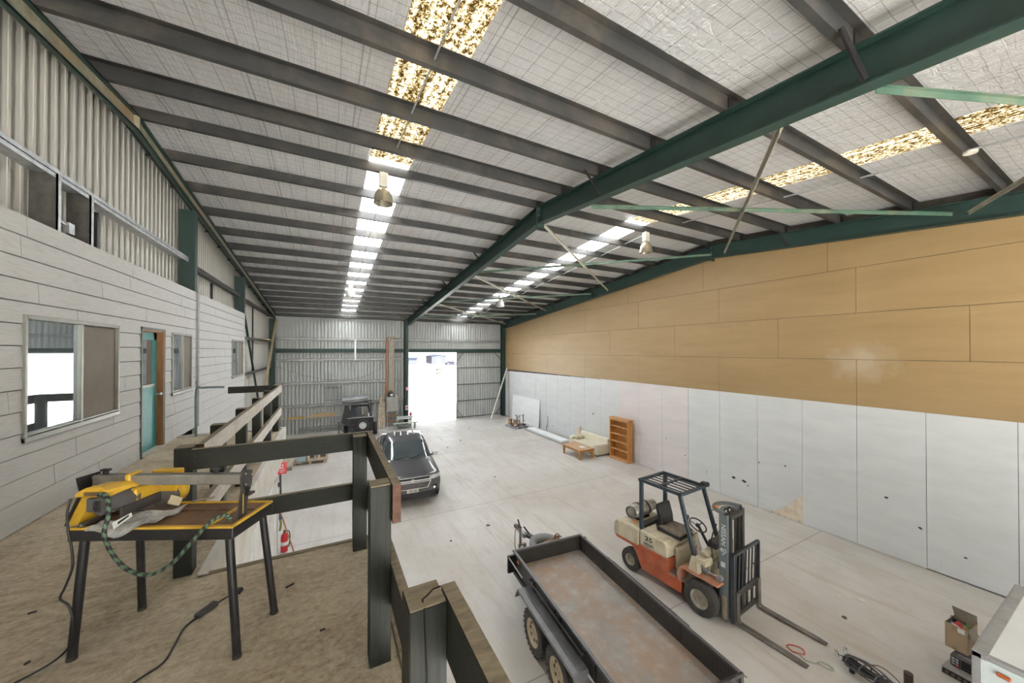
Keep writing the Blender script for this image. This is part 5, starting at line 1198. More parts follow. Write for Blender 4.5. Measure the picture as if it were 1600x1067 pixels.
b = MB(); b.box(3.60, 3.93, 24.34, 24.37, 1.965, 5.84); b.box(3.60, 3.63, 24.29, 24.37, 1.965, 5.84); b.box(3.90, 3.96, 24.29, 24.37, 1.965, 5.84, 1)
for k in range(16): b.box(3.6, 3.93, 24.325, 24.34, 2.35 + .22 * k, 2.38 + .22 * k)
tag(b.build('cable_tray', [plain('grey_buff_tray', (.36, .34, .28), .6), plain('tan_edge', (.45, .36, .2), .6)]), 'grey perforated cable tray rising up the end wall beside the terracotta duct', 'tray')
b = MB(); b.box(3.55, 4.1, 24.26, 24.44, 5.84, 5.90); tag(b.build('tray_cap', plain('brown_cap', (.3, .2, .1), .6)), 'brown board capping the top of the cable tray', 'board')
t = thing('trestle_bench', 'low pale green trestle bench piled with boards beside the doorway', 'bench', (4.45, 23.35, 0))
pg = plain('pale_green_bench', (.30, .37, .32), .6, 0, var=.15)
b = MB(); b.box(-.5, .42, -.25, .3, .60, .66); b.build('top', plain('dusty_white_top', (.62, .64, .62), .6), t)
for x in (-.46, .38):
    for y in (-.22, .27):
        b = MB(); b.box(x - .03, x + .03, y - .03, y + .03, 0, .6); b.build('leg', pg, t)
b = MB(); b.box(-.46, .4, -.2, .25, .10, .14); b.box(-.46, .4, -.21, -.18, .12, .26); b.build('lower_shelf', pg, t)
b = MB(); b.box(3.70, 5.18, 22.86, 23.06, .36, .40); tag(b.build('board', plain('weathered_white_board', (.55, .55, .5), .7)), 'long weathered white board across the front of the green bench', 'board')
for x, lab in ((3.75, 'green trestle block under the end of the long white board nearer the planks'), (4.98, 'green trestle block under the end of the long white board nearer the doorway')):
    b = MB(); b.box(x, x + .1, 22.9, 23.02, 0, .36); tag(b.build('trestle', pg), lab, 'trestle')
b = MB(); b.box(3.98, 4.95, 23.2, 23.55, .66, .72); tag(b.build('board', plain('grey_bench_board', (.38, .4, .38), .6)), 'grey board lying on top of the green bench', 'board')
for z, h, lab in ((2.32, .26, 'upper red sign on the green column beside the doorway'), (1.02, .30, 'lower red and white extinguisher sign on the green column')):
    t = thing('fire_sign', lab, 'sign', (4.75, 24.03, z)); b = MB(); b.box(-.10, .10, 0, .006, 0, h); b.build('plate', M['red'] if z > 2 else M['white'], t)
    b = MB()
    if z > 2: b.box(-.05, .05, -.004, 0, .08, .2)
    else: b.lathe([(0, -.004), (.07, -.004), (.07, 0), (0, 0)], c=(0, 0, .17), axis='y', n=18)
    b.build('pictogram', M['panel_bright'] if z > 2 else M['red'], t)
    b = MB(); b.box(-.06, .06, -.004, 0, .03, .05); b.build('text_bar', M['white'] if z > 2 else M['red'], t)
extinguisher((4.98, 23.95, .40), 'red fire extinguisher hung low on the green column at the doorway')
b = MB(); b.box(4.80, 5.05, 23.90, 24.05, .36, .40); tag(b.build('bracket', M['steel']), 'small bracket holding the extinguisher on the green column', 'bracket')

# along the ribbed end wall
b = MB(); b.box(-2.4, 1.0, 24.28, 24.36, .93, .99); tag(b.build('timber_shelf', plain('pale_shelf_timber', (.48, .42, .31), .7)), 'long pale timber laid along the ribbed end wall left of the camper', 'timber')
b = MB(); b.prism([(-.95, .99), (.45, .99), (.45, 1.14), (.15, 1.20), (-.3, 1.21), (-.7, 1.16), (-.95, 1.08)], 'y', 24.28, 24.33); tag(b.build('curved_board', plain('bare_pine', (.56, .40, .22), .7)), 'bow-topped pine board standing on the long timber along the end wall', 'board')
b = MB(); b.prism([(-2.05, .99), (-1.15, .99), (-1.2, 1.04), (-1.45, 1.07), (-2.0, 1.05)], 'y', 24.28, 24.34); tag(b.build('spirit_level', M['yellow']), 'yellow level lying on the long timber along the end wall', 'level')
b = MB(); b.tube(spline([(-2.6, 24.475, 4.1), (-1.2, 24.475, 3.5), (.4, 24.475, 3.18), (2.0, 24.475, 3.3), (3.4, 24.475, 4.0)], 8), .011, n=6); tag(b.build('slack_cable', plain('grey_slack_cable', (.2, .2, .19), .6)), 'thin slack cable drooping across the ribbed end wall', 'cable')
t = thing('wall_rack', 'faint rusty wire rack hanging on the ribbed end wall above the curved board', 'rack', (.35, 24.40, 2.68)); b = MB(); b.box(-.42, .44, 0, .02, -.02, .02)
for x in (-.4, -.2, 0, .2, .42): b.box(x - .01, x + .01, 0, .02, -.75, .0); b.box(x - .05, x + .03, 0, .02, .02, .10)
b.box(-.42, .44, 0, .02, -.77, -.74); b.build('wire_frame', plain('dull_rack_wire', (.17, .17, .16), .6), t)
for dx, lab in ((0, 'small white bottle on the floor before the end wall, left of a pair'), (.28, 'small white bottle on the floor before the end wall, right of a pair')):
    b = MB(); b.lathe([(0, 0), (.07, 0), (.075, .03), (.075, .2), (.03, .26), (.03, .3), (0, .3)], c=(-.88 + dx, 20.9, 0), n=14); tag(b.build('bottle', M['white'], smooth=45), lab, 'bottle', 'white bottles by the end wall')
b = MB(); b.add([(-2.4, 22.4, .02), (-1.5, 22.2, .02), (-1.2, 23.0, .05), (-2.2, 23.3, .02), (-1.9, 22.7, .12)], [(0, 1, 4), (1, 2, 4), (2, 3, 4), (3, 0, 4), (3, 2, 1, 0)]); tag(b.build('green_tarpaulin', plain('faded_green_tarp', (.30, .34, .14), .8)), 'faded green sheet lying on the floor in the far left corner', 'sheet')
def pallet(x, y, z, w, d, lab, mat, rz=0):
    t = thing('pallet', lab, 'pallet', (x, y, z), rz); b = MB()
    for i in range(6): yy = -d / 2 + (d - .1) * i / 5; b.box(-w / 2, w / 2, yy, yy + .1, .115, .137)
    b.build('deck_boards', mat, t); b = MB()
    for xx in (-w / 2, -.05, w / 2 - .1): b.box(xx, xx + .1, -d / 2, d / 2, .02, .115)
    for yy in (-d / 2, -.05, d / 2 - .1): b.box(-w / 2, w / 2, yy, yy + .1, 0, .02)
    b.build('bearers', mat, t); return t
pw = plain('pallet_timber', (.40, .31, .21), .8, 0, var=.25)
pallet(-.62, 18.35, 0, 1.25, 1.15, 'timber pallet on the floor behind the crossing rails', pw, radians(-3))
t = thing('slotted_crate', 'pale slotted crate standing on the timber pallet', 'crate', (-.36, 18.2, .137), radians(-3)); b = MB()
for z in (0, .28, .56): b.box(-.38, .42, -.35, -.30, z, z + .10); b.box(-.38, .42, .3, .35, z, z + .10)
for x in (-.38, -.12, .02, .34): b.box(x, x + .1, -.355, -.295, 0, .66)
for x in (-.38, .34): b.box(x, x + .08, -.3, .3, 0, .66)
b.build('slats', plain('pale_crate_timber', (.60, .52, .42), .75), t); b = MB(); b.box(-.4, .44, -.36, .36, .66, .70); b.build('lid', M['panel_bright'], t)
b = MB(); b.box(-1.17, -.82, 17.9, 18.1, .138, .80); tag(b.build('blue_carton', plain('pale_blue_carton', (.40, .55, .60), .6)), 'pale blue carton standing on the timber pallet', 'carton')
for k, (x, a) in enumerate(((-1.62, 12), (-1.42, 14), (-1.84, 10))):
    b = MB(); b.bar((x - .05, 17.62, .02), (x + .07, 19.2, .02), .14, .03); tag(b.build('loose_board', plain('pale_loose_board', (.52, .44, .33), .75)), ('pale loose board lying left of the pallet crate', 'pale loose board lying over another by the pallet', 'pale loose board nearest the red sign behind the white wall')[k], 'board', 'loose boards by the pallet')
b = MB(); b.box(-1.95, -1.3, 17.25, 17.5, 0, .10); tag(b.build('sleeper', plain('dark_sleeper', (.20, .17, .13), .8)), 'dark timber sleeper on the floor behind the red fire sign', 'timber')

# ------------------------------------------------------------------ along the beige wall
t = thing('leaning_sheet', 'large bright white sheet standing on edge against the far end of the lined wall', 'board', (12.02, 20.9, 0)); b = MB()
b.hexa([V((0, -1.85, .02)), V((.02, -1.85, .02)), V((0, 1.85, .02)), V((.02, 1.85, .02)), V((.10, -1.85, 1.82)), V((.12, -1.85, 1.82)), V((.10, 1.85, 1.80)), V((.12, 1.85, 1.80))]); b.build('sheet', M['panel_bright'], t)
for k, (z, x0, x1, y0_, y1_) in enumerate(((.0, 11.05, 11.62, 15.3, 19.2), (.06, 11.1, 11.65, 15.3, 19.0), (.12, 11.08, 11.60, 15.3, 18.9))):
    b = MB(); b.box(x0, x1, y0_, y1_, z, z + .05); tag(b.build('white_plank', [M['panel_bright'] if k else plain('grey_plank', (.35, .34, .33), .7)]), ('long grey board at the bottom of the stack on the floor by the lined wall', 'long white board in the middle of the floor stack by the lined wall', 'long white board on top of the floor stack by the lined wall')[k], 'board', 'boards stacked on the floor')
b = MB(); 
for y in (15.6, 17.0, 18.4): b.box(11.02, 11.06, y, y + .2, 0, .06)
pallet(11.0, 20.1, 0, 1.0, 1.2, 'grey pallet on the floor carrying the scrap heap', plain('grey_pallet', (.34, .36, .40), .7, var=.2), radians(8))
rr = random.Random(11); sm = [plain('scrap_rust', (.22, .11, .07), .8, .2, var=.3), plain('scrap_timber', (.42, .31, .19), .8), plain('scrap_grey', (.24, .22, .22), .7), plain('scrap_dark', (.05, .04, .04), .7)]
for k in range(22):
    x = 10.98 + rr.uniform(-.42, .40); y = 20.1 + rr.uniform(-.5, .12); L_ = rr.uniform(.18, .45); a = rr.uniform(0, pi); b = MB()
    if k % 3 == 0:
        h_ = rr.uniform(.35, .8); lean = V((rr.uniform(-.12, .12), rr.uniform(-.12, .12), h_)); p = V((x, y, .137)); b.cyl(p, p + lean, .028, n=8); b.cyl(p + lean - V((.09, 0, .02)), p + lean + V((.09, 0, -.02)), .022, n=6)
    else:
        e = rr.uniform(.0, .25); d = V((cos(a) * cos(e), sin(a) * cos(e), sin(e))) * L_; t_ = rr.uniform(.03, .08); p = V((x - d.x / 2, y - d.y / 2, .14 + t_ / 2 + (.045 if k % 2 else 0))); b.bar(p, p + d, rr.uniform(.05, .13), t_)
    tag(b.build('scrap_piece', sm[k % 4]), 'broken piece of timber or pipe in the scrap heap at the far right corner', 'scrap', 'scrap heap pieces')
for k, (z, r_) in enumerate(((.14, 0), (.14, 1))):
    b = MB(); b.cyl((10.72 + .40 * k, 20.52, .137), (10.72 + .40 * k, 20.52, .52 - .12 * k), .14, n=14); tag(b.build('drum_offcut', sm[1]), ('brown drum among the scrap in the far right corner', 'shorter brown drum among the scrap in the far right corner')[k], 'drum')
b = MB(); b.bar((10.55, 23.2, .02), (12.08, 23.6, 3.7), .09, .05); tag(b.build('pale_pole', plain('cream_pole', (.68, .66, .58), .6)), 'cream pole leaning across the far right corner column', 'pole')
b = MB(); b.cyl((12.1, 23.35, .05), (12.12, 23.45, 4.1), .02, n=8); tag(b.build('thin_rod', plain('brown_pink_rod', (.32, .17, .14), .6)), 'thin reddish rod standing against the lined wall in the far right corner', 'rod')

B = thing('bookcase', 'honey pine bookcase with four empty shelves against the lined wall', 'bookcase', (11.74, 11.24, 0))
pine = mat_wood_grain('honey_pine', (.36, .15, .03), (.54, .255, .065), (12, 12, 1.2), 2, .45, .1); pineh = mat_wood_grain('honey_pine_shelf', (.42, .20, .07), (.58, .32, .14), (12, 1.5, 12), 2, .45, .1)
bw, bd, bh = 1.14, .30, 1.92
for y in (0, bw - .05):
    b = MB(); b.box(0, bd, y, y + .05, 0, bh - .04); b.build('side_panel', pine, B, bevel=.004)
b = MB(); b.box(bd - .02, bd, .05, bw - .05, .08, bh - .05)
for k in range(9): b.box(bd - .026, bd - .02, .05 + .115 * k, .05 + .115 * k + .105, .08, bh - .05)
b.build('back_panel', pine, B)
b = MB(); b.box(-.03, bd, -.03, bw + .03, bh - .04, bh); b.box(-.012, 0, 0, bw, bh - .12, bh - .04); b.build('top', pineh, B, bevel=.006)
for z in (.46, .81, 1.16, 1.51):
    b = MB(); b.box(.015, bd - .02, .05, bw - .05, z, z + .03); b.build('shelf', pineh, B)
b = MB(); b.box(-.015, bd, -.015, bw + .015, 0, .10); b.build('plinth', pineh, B, bevel=.006)

S = thing('sofa', 'cream two seat sofa against the lined wall beside the pine bookcase', 'sofa', (11.22, 12.66, 0))
cm = plain('cream_leatherette', (.66, .62, .49), .5, 0, var=.06, scale=3)
SL, SD = 2.15, .90
b = MB(); b.box(.04, SD, .2, SL - .2, .06, .30); b.build('base', cm, S, bevel=.03, seg=2)
b = MB(); b.prism([(SD - .30, .28), (SD, .06), (SD + .02, .70), (SD - .04, .78), (SD - .16, .77)], 'y', .05, SL - .05); b.build('backrest', cm, S, bevel=.05, seg=3)
for y in (0, SL - .24):
    b = MB(); b.box(0, SD - .02, y, y + .24, .05, .56); b.build('armrest', cm, S, bevel=.06, seg=3)
for y in (.24, SL / 2):
    b = MB(); b.box(.02, SD - .26, y, y + SL / 2 - .25, .29, .43); b.build('seat_cushion', cm, S, bevel=.045, seg=3)
b = MB()
for x in (.06, SD - .1):
    for y in (.05, SL - .1): b.box(x, x + .05, y, y + .05, 0, .06)
b.build('foot', M['black'], S)
b = MB(); b.cyl((11.36, 14.42, .545), (11.84, 14.44, .55), .105, n=18); tag(b.build('bolster', plain('olive_cream_bolster', (.50, .47, .34), .6), smooth=40, bevel=.02), 'olive cream bolster lying on the sofa at its far arm', 'cushion')
t = thing('coffee_table', 'low square-legged pine coffee table in front of the cream sofa', 'table', (10.60, 13.30, 0))
ct = mat_wood_grain('tan_pine_top', (.42, .24, .12), (.56, .36, .2), (10, 1.5, 10), 2, .45, .1)
b = MB(); b.box(-.43, .43, -.68, .68, .42, .455); b.build('tabletop', ct, t, bevel=.006)
b = MB(); b.box(-.38, .38, -.63, -.60, .33, .42); b.box(-.38, .38, .60, .63, .33, .42); b.box(-.38, -.35, -.63, .63, .33, .42); b.box(.35, .38, -.63, .63, .33, .42); b.build('apron', pine, t)
for x in (-.36, .36):
    for y in (-.61, .61):
        b = MB(); b.hexa([V((x + sx * k, y + sy * k, z)) for z, k in ((0, .032), (.42, .05)) for sy in (-1, 1) for sx in (-1, 1)]); b.build('leg', pine, t)
b = MB(); b.box(10.55, 10.78, 12.92, 13.2, .455, .462); tag(b.build('papers', M['white'], rot=None), 'white papers lying on the pine coffee table', 'paper')
b = MB(); b.lathe([(0, 0), (.035, 0), (.042, .09), (.038, .09), (.03, .01), (0, .01)], c=(10.84, 12.98, .455), n=16); tag(b.build('cup', M['white'], smooth=45), 'small white cup on the pine coffee table', 'cup')
t = thing('broken_chair', 'crumpled white and pink wrapped chair between the sofa and the lined wall', 'chair', (11.91, 15.10, 0)); b = MB()
b.hexa([V((-.24, -.25, .0)), V((.24, -.25, 0)), V((-.24, .25, 0)), V((.24, .25, 0)), V((-.22, -.22, .42)), V((.25, -.2, .38)), V((-.25, .2, .42)), V((.25, .2, .42))]); b.build('seat', plain('crumpled_white', (.68, .64, .60), .7, bump=.4), t, bevel=.04)
b = MB(); b.hexa([V((.1, -.2, .38)), V((.2, -.2, .38)), V((.1, .2, .4)), V((.2, .2, .4)), V((.16, -.1, .95)), V((.22, -.1, .93)), V((.18, .2, .88)), V((.24, .2, .85))]); b.build('backrest', plain('pinkish_cloth', (.62, .53, .46), .8), t, bevel=.03)

# ------------------------------------------------------------------ lower right corner
G = thing('enclosed_trailer', 'white box trailer with grey aluminium edging and amber marker lamp in the lower right corner', 'trailer', (6.72, 1.12, 0))
wb = plain('white_body_panel', (.80, .84, .87), .4, 0, var=.04, scale=2); wbs = plain('pale_side_panel', (.60, .675, .69), .35, 0, var=.06, scale=2); edge = plain('grey_edge_extrusion', (.30, .305, .31), .5, .2, var=.1)
BW, BL, BZ = 2.44, 2.6, 1.5
b = MB(); b.box(.02, BW - .02, -BL, -.02, .38, BZ - .004); b.build('body', [wb], G)
b = MB(); b.box(0.0, .02, -BL, -.06, .40, BZ - .05); b.build('side_panel', wbs, G)
b = MB(); b.box(-.006, BW, -.11, .004, BZ - .06, BZ + .008); b.box(-.006, .06, -BL, -.1, BZ - .045, BZ + .004); b.box(-.006, .05, -.07, .004, .36, BZ); b.box(BW - .05, BW, -.07, .004, .36, BZ); b.box(-.006, BW, -.07, .004, .34, .40); b.build('edge_trim', edge, G, bevel=.006)
b = MB()
for k in range(40): b.box(.02 + k * .06, .05 + k * .06, -.105, -.02, BZ + .008, BZ + .011)
b.build('trim_ribs', plain('ribbed_trim', (.36, .365, .37), .5), G)
b = MB(); b.box(-.03, .0, -.27, -.17, BZ - .16, BZ - .115); b.build('marker_lamp', plain('amber_red_lamp', (.42, .10, .03), .25), G, bevel=.01)
b = MB(); b.box(.1, .2, -BL, -.05, .25, .38); b.box(BW - .2, BW - .1, -BL, -.05, .25, .38); b.build('chassis', M['black'], G)
for s in (0, 1): wheel(G, (.05 if s == 0 else BW - .05, -1.6, .33), .33, .2, M['white'], 'wheel', side=-1 if s == 0 else 1, slots=6)
rzk = radians(-95)
card = plain('brown_cardboard', (.43, .32, .21), .8, 0, var=.08)
t = thing('amplifier_case', 'long grey case lying on the floor under the stereo', 'case', (8.49, 1.71, 0), rzk); b = MB(); b.box(0, .5, 0, .36, 0, .113); b.build('body', plain('grey_beige_case', (.30, .29, .26), .6), t, bevel=.006)
b = MB(); b.box(.012, .488, -.004, 0, .018, .095); b.build('front_panel', M['black'], t)
b = MB()
for i in range(7): b.box(.04 + .06 * i, .075 + .06 * i, -.007, -.004, .035, .075)
b.build('vent', plain('brown_slot', (.16, .12, .09), .6), t)
t = thing('stereo', 'black stereo with silver buttons under the open carton', 'stereo', (8.63, 1.65, .114), rzk); b = MB(); b.box(0, .45, 0, .3, 0, .165); b.build('body', plain('grey_black_case', (.10, .10, .10), .5), t, bevel=.008)
b = MB(); b.box(.008, .10, -.005, 0, .012, .152); b.build('control_panel', plain('dark_panel', (.03, .03, .035), .4), t)
b = MB()
for i in range(2):
    for j in range(3): b.box(.018 + .04 * i, .048 + .04 * i, -.009, -.005, .03 + .04 * j, .055 + .04 * j)
b.build('button', plain('silver_button', (.5, .52, .55), .35, .4), t)
b = MB(); b.cyl((.075, -.005, .028), (.075, -.016, .028), .013, n=14); b.build('dial', M['red'], t)
b = MB(); b.box(.115, .44, -.004, 0, .045, .155); b.box(.115, .44, -.006, 0, .012, .035); b.build('speaker_grille', M['blackplastic'], t)
b = MB(); b.box(.06, .40, .05, .11, .165, .172); b.build('top_strip', M['steel'], t)
t = thing('carton', 'open cardboard carton full of books and tools beside the white trailer', 'box', (8.79, 1.73, .288), rzk)
b = MB(); cl, cd, chh = .235, .36, .385
for q in ((0, cl, 0, .005, 0, chh), (0, cl, cd - .005, cd, 0, chh), (0, .005, 0, cd, 0, chh), (cl - .005, cl, 0, cd, 0, chh), (0, cl, 0, cd, 0, .008)): b.box(*q)
b.build('walls', card, t)
b = MB(); b.hexa([V((cl - .004, .0, chh - .004)), V((cl, 0, chh)), V((cl - .004, cd * .6, chh - .004)), V((cl, cd * .6, chh)), V((cl + .05, .0, chh - .11)), V((cl + .054, 0, chh - .106)), V((cl + .05, cd * .6, chh - .11)), V((cl + .054, cd * .6, chh - .106))])
b.hexa([V((0, cd, chh)), V((cl, cd, chh)), V((0, cd + .005, chh)), V((cl, cd + .005, chh)), V((0, cd - .10, chh + .17)), V((cl, cd - .02, chh + .13)), V((0, cd - .095, chh + .175)), V((cl, cd - .015, chh + .135))]); b.build('flap', plain('grey_brown_flap', (.33, .30, .24), .8), t)
b = MB(); b.box(.075, .13, -.003, 0, .29, .38); b.box(.13, .20, -.003, 0, .30, .37, 1); b.box(.08, .13, -.003, 0, 0, .05); b.build('label_patch', [plain('tape_brown', (.36, .25, .13), .5), M['white']], t)
for k, (x, y, a, c_, sz, tl) in enumerate(((.05, .10, .3, (.05, .14, .30), .12, .5), (.10, .17, -.2, (.5, .05, .06), .13, .4), (.14, .25, .5, (.08, .25, .10), .12, .3), (.19, .12, .1, (.42, .28, .12), .12, .6), (.11, .07, .8, (.66, .66, .64), .13, .5), (.07, .27, 1.3, (.05, .05, .05), .16, .9))):
    b = MB(); b.box(-sz / 2, sz / 2, -sz * .35, sz * .35, 0, .025, T=Matrix.Rotation(a, 4, 'Z') @ Matrix.Rotation(tl, 4, 'X'))
    p = Matrix.Translation((8.79, 1.73, .288)) @ Matrix.Rotation(rzk, 4, 'Z') @ V((x, y, .33)); o = b.build('book', plain('book_cover', c_, .5), loc=p)
    tag(o, ('blue book in the open carton', 'red book in the open carton', 'green book in the open carton', 'tan book in the open carton', 'white papers on top in the open carton', 'black tool case in the open carton')[k], 'book', 'things in the open carton')

t = thing('tow_hitch', 'drawbar end wrapped in tangled dark cables with two bright pins on the concrete', 'drawbar', (7.30, 2.46, 0))
P0, P1 = V((0, 0, .13)), V((-.42, -.86, .34)); ax = P1 - P0
b = MB(); b.bar(P0, P1, .08, .08); b.build('drawbar', M['black'], t)
b = MB(); rr = random.Random(4)
for k in range(13):
    o1, o2 = rr.uniform(-.075, .075), rr.uniform(-.03, .08); ph = rr.uniform(0, 6)
    b.tube(spline([P0 + ax * f + V((o1 + .035 * sin(ph + 7 * f), -.5 * o1, o2 + .03 * cos(ph + 6 * f))) for f in [i / 7 for i in range(8)]], 4), .009, n=6)
for f in (.1, .32, .55): c = P0 + ax * f; b.tube([c + V((.09 * cos(a), -.045 * cos(a), .085 * sin(a))) for a in [2 * pi * i / 14 for i in range(14)]], .009, n=6, closed=True)
b.build('cables', plain('dark_bundled_cable', (.09, .093, .097), .5, .3, var=.6, scale=22), t, smooth=60)
b = MB()
for dx, dy in ((-.09, .07), (.11, .03)): b.cyl(P0 + V((dx * .2, 0, .03)), (dx, dy, .19), .018, n=10); b.cyl((dx, dy, .16), (dx * 1.1, dy, .23), .026, n=12); b.sphere((dx, dy, .16), .03)
b.build('hitch_pin', M['chrome'], t, smooth=50)
b = MB(); b.tube(spline([P0 + ax * .3 + V((.03, 0, .06)), P0 + ax * .5 + V((.14, 0, .12)), P0 + ax * .75 + V((.18, 0, .03)), P1 + V((.1, 0, -.1))]), .008); b.build('loose_lead', plain('brown_lead', (.16, .11, .07), .6), t, smooth=60)
b = MB(); b.cyl((-.05, -.10, 0), (-.05, -.10, .12), .035, n=12); b.build('stand', M['black'], t); b = MB(); b.box(-.45, -.35, -.88, -.78, 0, .3); b.build('stand', M['black'], t)
b = MB(); b.cyl((7.66, 1.86, 0), (7.66, 1.86, .22), .05, n=14); tag(b.build('pipe_offcut', plain('dark_brown_pipe', (.05, .035, .028), .5), smooth=40), 'dark upright pipe stub on the concrete in front of the white trailer', 'pipe')
t = thing('lifting_sling', 'red and white rope sling lying on the concrete between the fork tips', 'rope', (0, 0, .012))
b = MB(); P = spline([(6.86, 2.98, 0), (6.90, 3.08, 0), (7.00, 3.05, 0), (7.05, 2.93, .01), (6.98, 2.86, 0), (6.90, 2.9, .01), (6.86, 2.98, 0)], 8); b.tube(P, .011, n=8); b.build('rope_loop', plain('red_white_rope', (.45, .12, .09), .7, var=.6, scale=30), t, smooth=60)
b = MB(); b.tube(spline([(6.90, 2.9, .01), (6.86, 2.80, 0), (6.90, 2.72, 0), (6.96, 2.66, .0), (6.97, 2.55, 0), (7.03, 2.5, 0), (7.08, 2.58, 0), (7.02, 2.66, .01), (6.95, 2.68, .01)], 8), .010, n=8); b.build('rope', plain('grey_green_rope', (.36, .38, .33), .7), t, smooth=60)

# small litter on the slab
rr = random.Random(21)
for k, (x, y) in enumerate(((9.2, 3.2), (9.35, 3.1), (9.5, 2.95), (8.6, 2.9), (8.9, 4.6), (7.6, 6.9), (5.9, 12.6), (5.5, 17.5), (5.7, 19.2), (6.6, 18.6), (4.1, 9.2), (8.9, 11.2), (2.9, 8.9), (8.0, 21.0))):
    b = MB(); s_ = rr.uniform(.03, .07); n_ = 6; b.prism([(s_ * (.6 + .6 * rr.random()) * cos(2 * pi * i / n_), s_ * (.6 + .6 * rr.random()) * sin(2 * pi * i / n_)) for i in range(n_)], 'z', 0, .012)
    pale = k in (0, 1, 2, 11); o = b.build('plaster_crumb' if pale else 'dirt_clod', plain('pale_crumb' if pale else 'dark_clod', (.66, .62, .55) if pale else (.10, .085, .07), .9), loc=(x, y, .001))
    tag(o, 'small pale crumb of plaster on the concrete floor' if pale else 'small dark clod of dirt on the concrete floor', 'litter', 'pale crumbs on the slab' if pale else 'dark clods on the slab')

# ------------------------------------------------------------------ outside the doorway
b = MB(); b.box(-400, 700, -400, 1400, -.5, -.21)
struct(b.build('ground', plain('sunlit_gravel_yard', (.78, .77, .74), .9, var=.06, scale=.05)))
shp = plain('pale_shed_wall', (.024, .026, .031), 1, spec=0.0, var=.05); roofp = plain('pale_shed_roof', (.02, .023, .03), 1, spec=0.0, var=.05)
t = thing('distant_shed', 'pale gabled shed far across the yard seen through the doorway', 'building', (37.8, 131, -.21)); b = MB(); b.prism([(-2.8, 0), (2.8, 0), (2.8, 3.0), (0, 3.5), (-2.8, 3.0)], 'y', 0, 9); b.build('wall', shp, t)
b = MB(); b.prism([(-3, 2.98), (0, 3.52), (3, 2.98), (3, 3.1), (0, 3.66), (-3, 3.1)], 'y', -.3, 9.3); b.build('roof', roofp, t)
b = MB(); b.box(-1.2, 1.0, -.05, 0, 0, 2.3); b.build('door', plain('shed_door_pale', (.028, .028, .03), 1, spec=0.0), t)
t = thing('parked_car', 'dark parked car beside the pale distant shed', 'car', (39.6, 122, -.21)); b = MB(); b.prism([(-1.9, .25), (1.9, .25), (1.9, .8), (1.2, .9), (.7, 1.4), (-.9, 1.4), (-1.5, .85), (-1.9, .8)], 'y', -.8, .8); b.build('body', plain('faded_dark_car', (.012, .012, .017), 1, spec=0.0), t)
b = MB()
for x in (-1.2, 1.2): b.cyl((x, -.82, .32), (x, .82, .32), .32, n=14)
b.build('wheel', M['rubber'], t)
b = MB(); b.box(36.5, 41.5, 118, 119.2, -.21, .2); tag(b.build('low_kerb', plain('grey_kerb', (.018, .018, .021), 1, spec=0.0)), 'low dark kerb line before the pale distant shed', 'kerb')
t = thing('distant_hut', 'dark roofed hut at the left edge of the view through the doorway', 'building', (27.2, 128, -.21)); b = MB(); b.box(-2.2, 1.6, 0, 4, 0, 2.0); b.build('wall', plain('hut_wall', (.024, .026, .03), 1, spec=0.0), t); b = MB(); b.box(-2.5, 1.9, -.3, 4.3, 2.0, 2.7); b.build('roof', plain('hut_roof', (.012, .014, .02), 1, spec=0.0), t)
t = thing('yard_stack', 'small pale stack of crates standing in the bright yard', 'stack', (21.6, 74, -.21)); b = MB(); b.box(-.6, .6, 0, 1, 0, .55); b.box(-.6, .6, 0, 1, .75, 1.3); b.build('crates', plain('crate_buff', (.026, .025, .022), 1, spec=0.0), t)
b = MB()
for i in range(7): b.box(11.0 + 1.4 * i, 11.06 + 1.4 * i, 62, 62.06, -.21, 1.0)
b.box(11, 19.5, 62, 62.05, .9, .96); b.box(11, 19.5, 62, 62.05, .4, .45); tag(b.build('yard_fence', plain('pale_fence', (.028, .028, .032), 1, spec=0.0)), 'faint pale rail fence in the bright yard', 'fence')

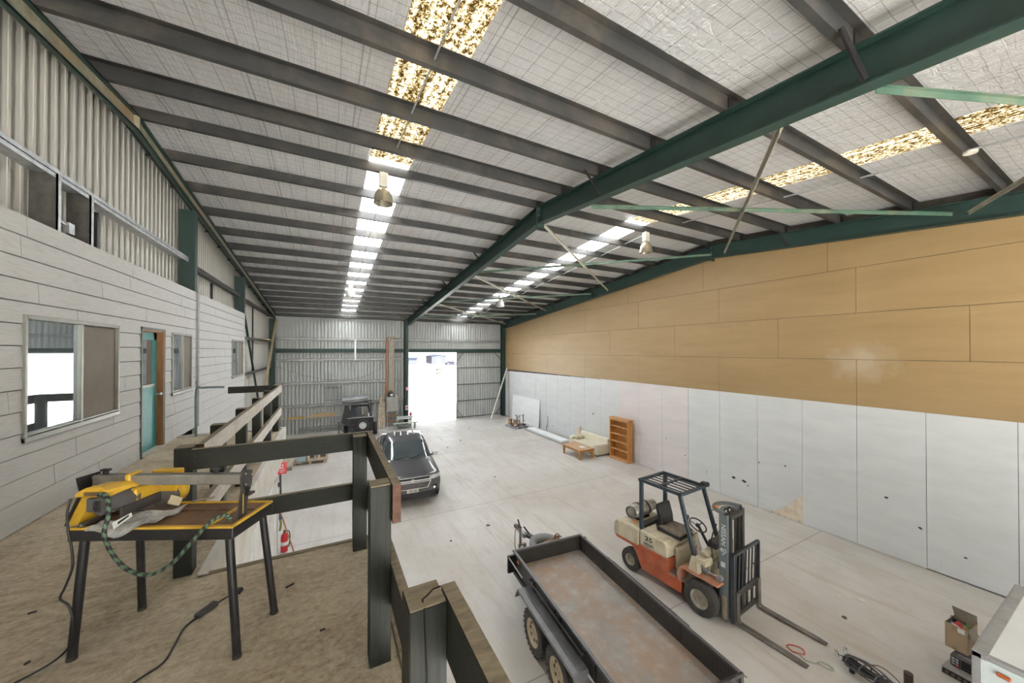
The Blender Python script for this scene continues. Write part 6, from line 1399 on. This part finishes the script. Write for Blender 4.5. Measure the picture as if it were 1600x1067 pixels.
# ------------------------------------------------------------------ light and camera
w = bpy.data.worlds.new('overcast'); SC.world = w; w.use_nodes = True
bg = w.node_tree.nodes['Background']; bg.inputs[0].default_value = (.93, .965, 1, 1); bg.inputs[1].default_value = 2.0
pl = bpy.data.lights.new('doorway_daylight', 'AREA'); pl.shape = 'RECTANGLE'; pl.size = 3.5; pl.size_y = 4.8; pl.energy = 1; pl.cycles.is_portal = True
o = bpy.data.objects.new('doorway_daylight', pl); COL.objects.link(o); o.location = (6.7, YB + .35, 2.45); o.rotation_euler = (radians(-90), 0, 0)

added_sun = bpy.data.lights.new('added_sun', 'SUN'); added_sun.energy = 76; added_sun.angle = radians(.6); added_sun.color = (1, .99, .975)  # added behind the camera; its floor bounce brightens ceiling and near walls
o = bpy.data.objects.new('added_sun', added_sun); COL.objects.link(o); o.location = (0, -40, 40); o.rotation_euler = V((.06, .75, -.66)).to_track_quat('-Z', 'Y').to_euler()
for k, (x0, x1) in enumerate(((-.6, 6.8),)):
    pl = bpy.data.lights.new('added_end_daylight', 'AREA'); pl.shape = 'RECTANGLE'; pl.size = x1 - x0; pl.size_y = 6.2; pl.energy = 1; pl.cycles.is_portal = True  # portal in the opening added behind the camera
    o = bpy.data.objects.new('added_end_daylight', pl); COL.objects.link(o); o.location = ((x0 + x1) / 2, YF - .2, 3.1); o.rotation_euler = (radians(90), 0, 0)

cam = bpy.data.cameras.new('camera'); co = bpy.data.objects.new('camera', cam); COL.objects.link(co)
F_PX = 545.5; cam.sensor_width = 36; cam.lens = F_PX / 1600 * 36; cam.clip_start = .05; cam.clip_end = 3000
cam.shift_y = (543.66 - 533.5) / 1600
yaw, pitch = .486986, .0068
co.location = (0, 0, 5.02); co.rotation_euler = (pi / 2 + pitch, 0, -yaw)
SC.camera = co
vs = SC.view_settings; vs.view_transform = 'Standard'; vs.look = 'None'; vs.exposure = 0.5; vs.gamma = 1.0; vs.use_curve_mapping = False
SC.cycles.max_bounces = 10; SC.cycles.diffuse_bounces = 6; SC.cycles.glossy_bounces = 4; SC.cycles.sample_clamp_indirect = 8
